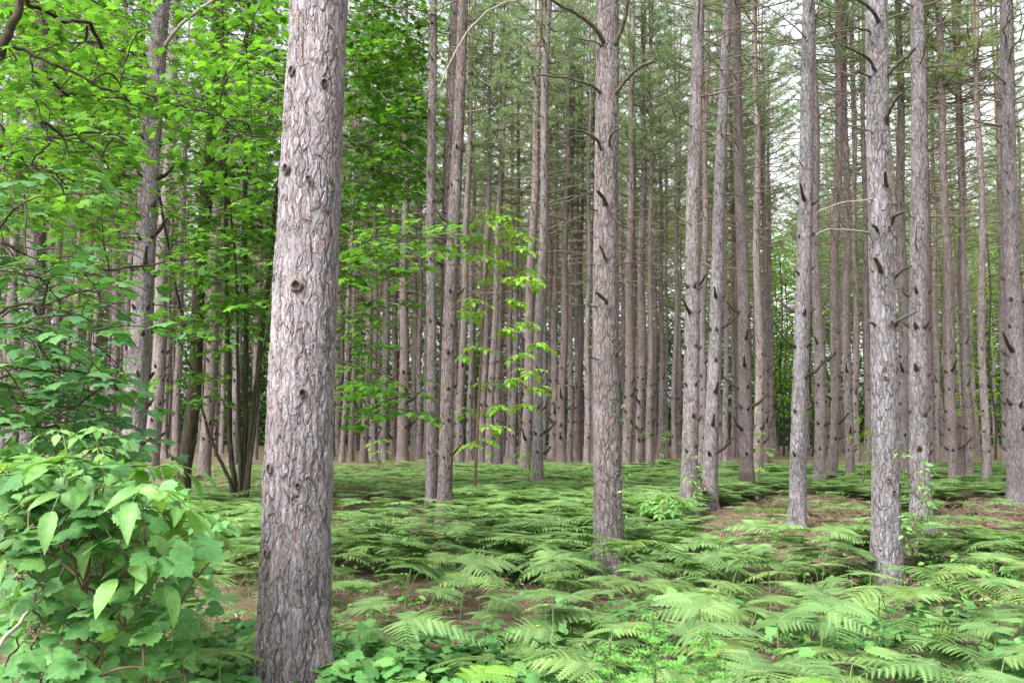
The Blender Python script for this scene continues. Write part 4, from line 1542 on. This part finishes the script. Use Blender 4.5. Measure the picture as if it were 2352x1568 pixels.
# farther bracken: one mass
def far_ferns():
    tpl = []
    for i in range(10):
        rng = np.random.default_rng(760 + i)
        ml = MB()
        h = rng.uniform(.34, .50)
        for q in range(3):
            a = rng.uniform(0, 6.28) if q == 0 else a + 2.1
            frond(ml, None, np.array([0, 0, h]), np.array([cos(a), sin(a), .15]), .44 * (1 if q == 0 else .8), rng, False, droop=.3, dens=.95)
        tpl.append((np.concatenate(ml.v), np.concatenate(ml.fi)))
    mb = MB()
    n = 0
    rng = np.random.default_rng(78)
    tr = 0
    while n < 8500 and tr < 160000:
        tr += 1
        d = math.sqrt(rng.uniform(9.4 ** 2, 37 ** 2))
        u = rng.uniform(-60, 2420)
        v = 980 + CAMH * F / d
        if rng.random() > fern_prob(u, v) * (.7 + .3 * (math.sin(u * .013 + d * .9) > -.3)):
            continue
        x = (u - CX) / F * d
        if not clear_of_trees(x, d, .1):
            continue
        V, Fi = tpl[rng.integers(10)]
        a, s_ = rng.uniform(0, 6.28), rng.uniform(.65, 1.15)
        c, si = cos(a), sin(a)
        W = np.column_stack([V[:, 0] * c - V[:, 1] * si, V[:, 0] * si + V[:, 1] * c, V[:, 2] * rng.uniform(.5, 1.2)]) * s_
        W[:, 2] += W[:, 0] * rng.normal(0, .09) + W[:, 1] * rng.normal(0, .09)
        W[:, 2] *= float(np.interp(d, [10, 15, 24], [1.0, .85, .5]))
        W += [x, d, float(hgt(x, d))]
        mb.add(W, Fi.reshape(-1, 7), None, 0)
        n += 1
    tag(link('bracken_carpet', mb.mesh('bracken_carpet', [M['fern']])), 'pale green bracken carpet stretching back among the pine trunks', 'ferns', None, 'stuff')


far_ferns()

# ------------------------------------------------------------------ ground cover
def ground_cover():
    rng = np.random.default_rng(90)
    mb = MB()
    O, D, N, S = [], [], [], []

    def scatter(n, dr, ur, size, zr, prob):
        k = 0
        while k < n:
            d = math.sqrt(rng.uniform(dr[0] ** 2, dr[1] ** 2))
            u = rng.uniform(*ur)
            v = 980 + CAMH * F / d
            if rng.random() > prob(u, v, d):
                k += .05
                continue
            x = (u - CX) / F * d
            if not clear_of_trees(x, d, .02) or (585 < u < 765 and d < 5.0 and rng.random() < .75):
                k += .2
                continue
            h = rng.uniform(*zr)
            m = rng.integers(3, 7)
            g = float(hgt(x, d))
            tube(mbst, np.array([[x, d, g - .02], [x + .01, d, g + h * .9]]), [.0022, .0014], 3, 0, cap=False)
            for q in range(m):
                a = rng.uniform(0, 6.28)
                r_ = rng.uniform(.2, 1) * size * 1.1
                O.append((x + cos(a) * r_ * .5, d + sin(a) * r_ * .5, g + h * rng.uniform(.55, 1)))
                D.append((cos(a), sin(a), rng.uniform(-.4, .15)))
                N.append(norm(np.array([0, -.25, 1]) + rng.normal(0, .28, 3)))
                S.append(size * rng.uniform(.6, 1.3))
            k += 1
    mbst = MB()

    def clump(x, y, f=1.0):
        return .5 + .5 * math.sin(x * f * 1.7 + 2 * math.sin(y * f * 1.1)) * math.cos(y * f * 2.1 + x * .6)
    # foreground broad leaves (grape, creeper)
    scatter(780, (3.2, 6.6), (330, 1330), .08, (.08, .42), lambda u, v, d: 1.0 if u < 1200 else .5)
    scatter(420, (3.4, 7.0), (1250, 2420), .07, (.08, .45), lambda u, v, d: .8)
    place(mb, GRAPE, O, D, N, S)
    O, D, N, S = [], [], [], []
    mb2 = MB()
    scatter(420, (5.5, 10), (500, 2420), .065, (.04, .28), lambda u, v, d: clump((u - CX) / F * d, d))
    scatter(260, (7, 12.5), (2080, 2420), .075, (.08, .32), lambda u, v, d: .9)
    place(mb2, OVATE_LO, O, D, N, S)
    O, D, N, S = [], [], [], []
    scatter(4600, (9.5, 36), (330, 2420), .07, (.03, .24), lambda u, v, d: clump((u - CX) / F * d, d, .7) * (1.0 if u < 1030 else .75) * (.3 if 1600 < u < 2050 and 1158 < v < 1230 else 1) * (.25 if u > 2120 and v < 1215 else 1))
    place(mb2, DIAMOND, O, D, N, S)
    o = link('ground_cover', mb.mesh('ground_cover', [M['grape']]))
    tag(o, 'low broad lobed leaves carpeting the near forest floor', 'ground cover', None, 'stuff')
    o = link('ground_cover', mb2.mesh('ground_cover', [M['cover']]))
    tag(o, 'small mixed green seedlings scattered over the needle floor behind', 'ground cover', None, 'stuff')
    o = link('ground_cover', mbst.mesh('ground_cover', [M['stem']]))
    tag(o, 'thin green stalks of the low leaves on the forest floor', 'ground cover', None, 'stuff')


ground_cover()


def litter():
    rng = np.random.default_rng(91)
    n = 48000
    d = np.sqrt(rng.uniform(3.3 ** 2, 24 ** 2, n))
    u = rng.uniform(-50, 2420, n)
    x = (u - CX) / F * d
    z = hgt(x, d) + rng.uniform(.004, .03, n)
    a = rng.uniform(0, 6.28, n)
    ln = rng.uniform(.05, .16, n)
    D = np.column_stack([np.cos(a), np.sin(a), rng.normal(0, .25, n)]) * ln[:, None]
    W = np.column_stack([-np.sin(a), np.cos(a), rng.normal(0, .3, n)]) * rng.uniform(.002, .006, n)[:, None]
    O = np.column_stack([x, d, z])
    V = np.stack([O - W, O + W, O + D + W * .5, O + D - W * .5], 1).reshape(-1, 3)
    mb = MB()
    mb.add(V, np.arange(n * 4).reshape(-1, 4), None, 0, False)
    for k in range(500):
        dd = math.sqrt(rng.uniform(3.4 ** 2, 19 ** 2)); uu = rng.uniform(300, 2420)
        p = np.array([(uu - CX) / F * dd, dd, 0]); p[2] = float(hgt(p[0], p[1])) + .015
        aa = rng.uniform(0, 6.28); l_ = rng.uniform(.12, .7)
        q = p + np.array([cos(aa) * l_, sin(aa) * l_, rng.uniform(0, .06)])
        tube(mb, np.array([p, (p + q) / 2 + rng.normal(0, .03, 3) * l_, q]), np.array([.009, .006, .003]) * rng.uniform(.5, 1.1), 4, 0)
    tag(link('needle_litter', mb.mesh('needle_litter', [M['litter']])), 'loose brown pine needles and bits of bark on the floor', 'litter', None, 'stuff')
    # dead bracken: brown curled fronds in patches
    mb = MB()
    for i in range(420):
        if i < 170:
            uu, vv = rng.normal(1960, 170), rng.normal(1172, 10)
        elif i < 260:
            uu, vv = rng.normal(2270, 90), rng.normal(1195, 16)
        elif i < 340:
            uu, vv = rng.normal(2160, 160), rng.normal(1395, 25)
        else:
            uu, vv = rng.uniform(620, 2300), rng.uniform(1230, 1600)
        g = ground(uu, vv)
        if not clear_of_trees(g[0], g[1], .05):
            continue
        g[2] = float(hgt(g[0], g[1])) + rng.uniform(.05, .25)
        a = rng.uniform(0, 6.28)
        frond(mb, None, g, np.array([cos(a), sin(a), rng.uniform(-.3, .35)]), rng.uniform(.14, .28), rng, False, droop=1.1, dens=.8)
    tag(link('dead_bracken', mb.mesh('dead_bracken', [M['dead_fern']])), 'reddish brown dead bracken lying round the clearing', 'dead ferns', None, 'stuff')


litter()

# fallen sticks and log
def stick(name, label, pts, r, mat, cat='stick', zr=None):
    """pts: (u, v, Y)"""
    W = np.array([at(*p) for p in pts])
    base = W[0].copy()
    P = bez(W - base, 14)
    mb = MB()
    rr = np.random.default_rng(len(label))
    P[1:] += rr.normal(0, .003, P[1:].shape)
    tube(mb, P, np.linspace(r, r * .55, len(P)), 8, 0)
    return tag(link(name, mb.mesh(name, [mat]), None, tuple(base)), label, cat)


stick('fallen_stick', 'pale bare curved stick sloping through the bottom left leaves', [(-10, 1500, 2.5), (40, 1430, 2.6), (80, 1390, 2.7), (115, 1360, 2.8), (150, 1300, 2.9)], .006, M['dead_pale'])
stick('fallen_stick', 'short pale stick in the leaves left of the foreground pine foot', [(295, 1420, 3.4), (350, 1480, 3.3), (400, 1560, 3.3)], .006, M['dead_pale'])
g1, g2 = ground(2175, 1172), ground(2222, 1166)
mb = MB()
P = bez(np.array([[0, 0, .08], [.12, .02, .10], [.30, .05, .13]]), 6)
tube(mb, P, [.075, .085, .08, .07, .06, .05], 12)
tag(link('charred_log', mb.mesh('charred_log', [M['wood_end']]), None, (g1[0], g1[1], 0)), 'short black charred log on the brown floor at right', 'log')
mb = MB()
g = ground(1690, 1236)
tube(mb, bez(np.array([[0, 0, .02], [.2, .05, .06], [.42, .02, .05], [.7, .1, .03]]), 10), np.linspace(.012, .006, 12), 6)
tag(link('fallen_stick', mb.mesh('fallen_stick', [M['dead_pale']]), None, (g[0], g[1], 0.02)), 'bleached fallen stick near the feet of the leaning pair', 'stick')

# small yellow flowers
for k, (u, v, Y, lab) in enumerate([(1253, 1388, 4.9, 'upper of two tiny yellow flowers in the centre foreground'), (1234, 1436, 4.6, 'lower of two tiny yellow flowers in the centre foreground')]):
    c = at(u, v, Y)
    g = float(hgt(c[0], c[1]))
    r = thing('yellow_flower', lab, 'flower', (c[0], c[1], g), 'tiny yellow flowers')
    m1, m2 = MB(), MB()
    h = max(c[2] - g, .05)
    tube(m1, np.array([[0, 0, 0], [.005, 0, h * .5], [0, 0, h]]), [.0018, .0014, .0012], 5)
    O = np.tile([0, 0, h], (6, 1))
    a = np.arange(6) * 2 * pi / 6
    place(m2, DIAMOND, O, np.column_stack([np.cos(a), np.sin(a), np.full(6, .25)]), np.tile([0, 0, 1.0], (6, 1)), .011, aspect=np.full(6, 1.4))
    link('stalk', m1.mesh('stalk', [M['stem']]), r)
    link('petals', m2.mesh('petals', [M['petal']]), r).name = 'blossom'

# young firs at the bottom
def fir(label, u, v, Y, h, seed):
    rng = np.random.default_rng(seed)
    c = at(u, v, Y)
    g = float(hgt(c[0], c[1]))
    r = thing('fir_seedling', label, 'seedling', (c[0], c[1], g), 'fir seedlings at the bottom edge')
    top = c[2] - g
    m1, m2 = MB(), MB()
    P = bez(np.array([[0, 0, 0], [.01, .01, top * .5], [0, 0, top]]), 8)
    tube(m1, P, np.linspace(.008, .003, len(P)), 6)
    O, D = [], []
    tt = rng.random(500)[:, None]
    O.append(P[2] + (P[-1] - P[2]) * tt)
    D.append(norm(rng.normal(0, 1, (500, 3)) + [0, 0, .8]))
    for k in range(34):
        z = top * (.35 + .64 * k / 34)
        a = k * 2.4 + rng.uniform(-.3, .3)
        L = h * (1.05 - .9 * k / 34) * rng.uniform(.7, 1.1)
        d = np.array([cos(a), sin(a), .18])
        t = np.linspace(0, 1, 6)[:, None]
        Q = np.array([0, 0, z]) + d * L * t - np.array([0, 0, 1]) * .15 * L * t ** 2
        tube(m1, Q, np.linspace(.003, .0015, 6), 4, cap=False)
        segs = [(Q[0], Q[-1])]
        for w in range(3):
            b = Q[2 + w]
            sd = np.array([-d[1], d[0], 0])
            for sg in (1, -1):
                segs.append((b, b + norm(d + sd * sg) * L * .28 * (1 - w * .2)))
        for (p, q) in segs:
            L2 = np.linalg.norm(q - p)
            m = int(L2 / .0013)
            tt = rng.random(m)[:, None]
            O.append(p + (q - p) * tt)
            dd = norm(norm(q - p) * .55 + rng.normal(0, .8, (m, 3)) * [1, 1, .45] + [0, 0, .1])
            D.append(dd)
    O, D = np.vstack(O), np.vstack(D)
    S = norm(np.cross(D, rng.normal(0, 1, D.shape))) * .002
    V = np.stack([O - S, O + S, O + D * rng.uniform(.014, .024, (len(O), 1))], 1).reshape(-1, 3)
    m2.add(V, np.arange(len(V)).reshape(-1, 3), None, 0, False)
    link('trunk', m1.mesh('trunk', [M['stem_brown']]), r)
    link('foliage', m2.mesh('foliage', [M['fir']]), r)


fir('larger bright fir seedling with bottlebrush twigs at the bottom edge right of centre', 1500, 1400, 3.7, .34, 3)
fir('smaller bright fir seedling lower left of the larger one at the bottom edge', 1400, 1470, 3.4, .24, 4)
fir('low fir seedling half hidden in ferns right of the larger one', 1625, 1440, 3.8, .28, 6)

# ------------------------------------------------------------------ far wood of broad-leaved trees
def far_wood():
    rng = np.random.default_rng(95)
    for (nm, lab, mat, n, xr, yr, zr, sz) in [
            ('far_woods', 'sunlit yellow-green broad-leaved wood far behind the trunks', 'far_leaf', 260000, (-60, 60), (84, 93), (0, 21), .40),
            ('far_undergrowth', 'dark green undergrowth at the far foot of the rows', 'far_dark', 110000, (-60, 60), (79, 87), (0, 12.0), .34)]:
        m = n
        nc = 900 if nm == 'far_woods' else 600
        C = np.column_stack([rng.uniform(*xr, nc), rng.uniform(*yr, nc), zr[1] * rng.random(nc) ** (1.0 if nm == 'far_woods' else 1.8)])
        rad_ = rng.uniform(1.2, 3.6, nc)
        i = rng.integers(0, nc, m)
        O = C[i] + rng.normal(0, .5, (m, 3)) * rad_[i][:, None] * [1, 1, .8]
        O = O[O[:, 2] > .1]
        m = len(O)
        D = norm(rng.normal(0, 1, (m, 3)) * [1, 1, .4])
        N = norm(np.array([0, 0, 1.0]) + rng.normal(0, .5, (m, 3)))
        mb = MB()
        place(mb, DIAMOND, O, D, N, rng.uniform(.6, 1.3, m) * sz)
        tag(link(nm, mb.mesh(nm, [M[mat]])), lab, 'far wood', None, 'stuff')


far_wood()
# thin dark trunks of broad-leaved trees seen in the gap lane and at the right
for k, (u, d, w, zone) in enumerate([(1798, 52, 6, 'leftmost thin dark trunk in the green lane left of the clearing pine'), (1809, 56, 5, 'second thin dark trunk in the green lane left of the clearing pine'),
                                     (1786, 60, 5, 'thin dark trunk hidden deepest at the left rim of the green lane'), (1866, 50, 9, 'thin dark trunk just right of the clearing pine'),
                                     (2170, 48, 7, 'thin dark trunk left of the stouter pines at right'), (2283, 44, 6, 'wavy thin dark trunk in the bright green gap at right'),
                                     (2318, 50, 10, 'dark trunk close left of the pine at the right edge'), (912, 62, 9, 'dark trunk in the bright gap left of the trio'),
                                     (800, 60, 8, 'dark trunk in the bright gap right of the foreground pine')]):
    rng = np.random.default_rng(990 + k)
    b = at(u, 980, d)
    r = thing('young_broadleaf_tree', zone, 'tree', (b[0], b[1], 0), 'thin dark trunks far back')
    m1, m2 = MB(), MB()
    P = np.array([[0, 0, -.1], [.1, 0, 2], [-.05, .1, 4.5], [.15, 0, 8], [.1, 0, 11]]) * [1, 1, 1]
    tube(m1, bez(P, 16), np.linspace(w / 2 * d / F, .03, 16), 7)
    m = 1500
    O = np.column_stack([rng.normal(0, 1.3, m), rng.normal(0, 1.3, m), rng.uniform(2.0, 12, m)])
    O[:, 2] = np.round(O[:, 2] / .8) * .8 + rng.normal(0, .12, m)
    for z in np.arange(2.4, 11, .8):
        a = rng.uniform(0, 6.28)
        tube(m1, np.array([[0, 0, z], [cos(a) * .9, sin(a) * .9, z + .3], [cos(a) * 1.9, sin(a) * 1.9, z + .5]]), [.03, .02, .008], 4, cap=False)
    place(m2, DIAMOND, O, norm(rng.normal(0, 1, (m, 3)) * [1, 1, .3]), norm(np.array([0, 0, 1.0]) + rng.normal(0, .4, (m, 3))), rng.uniform(.12, .24, m))
    link('trunk', m1.mesh('trunk', [M['maple_bark']]), r)
    link('foliage', m2.mesh('foliage', [M['far_leaf']]), r)

print('objects', len(bpy.data.objects), 'tris', sum(len(m.polygons) for m in bpy.data.meshes))
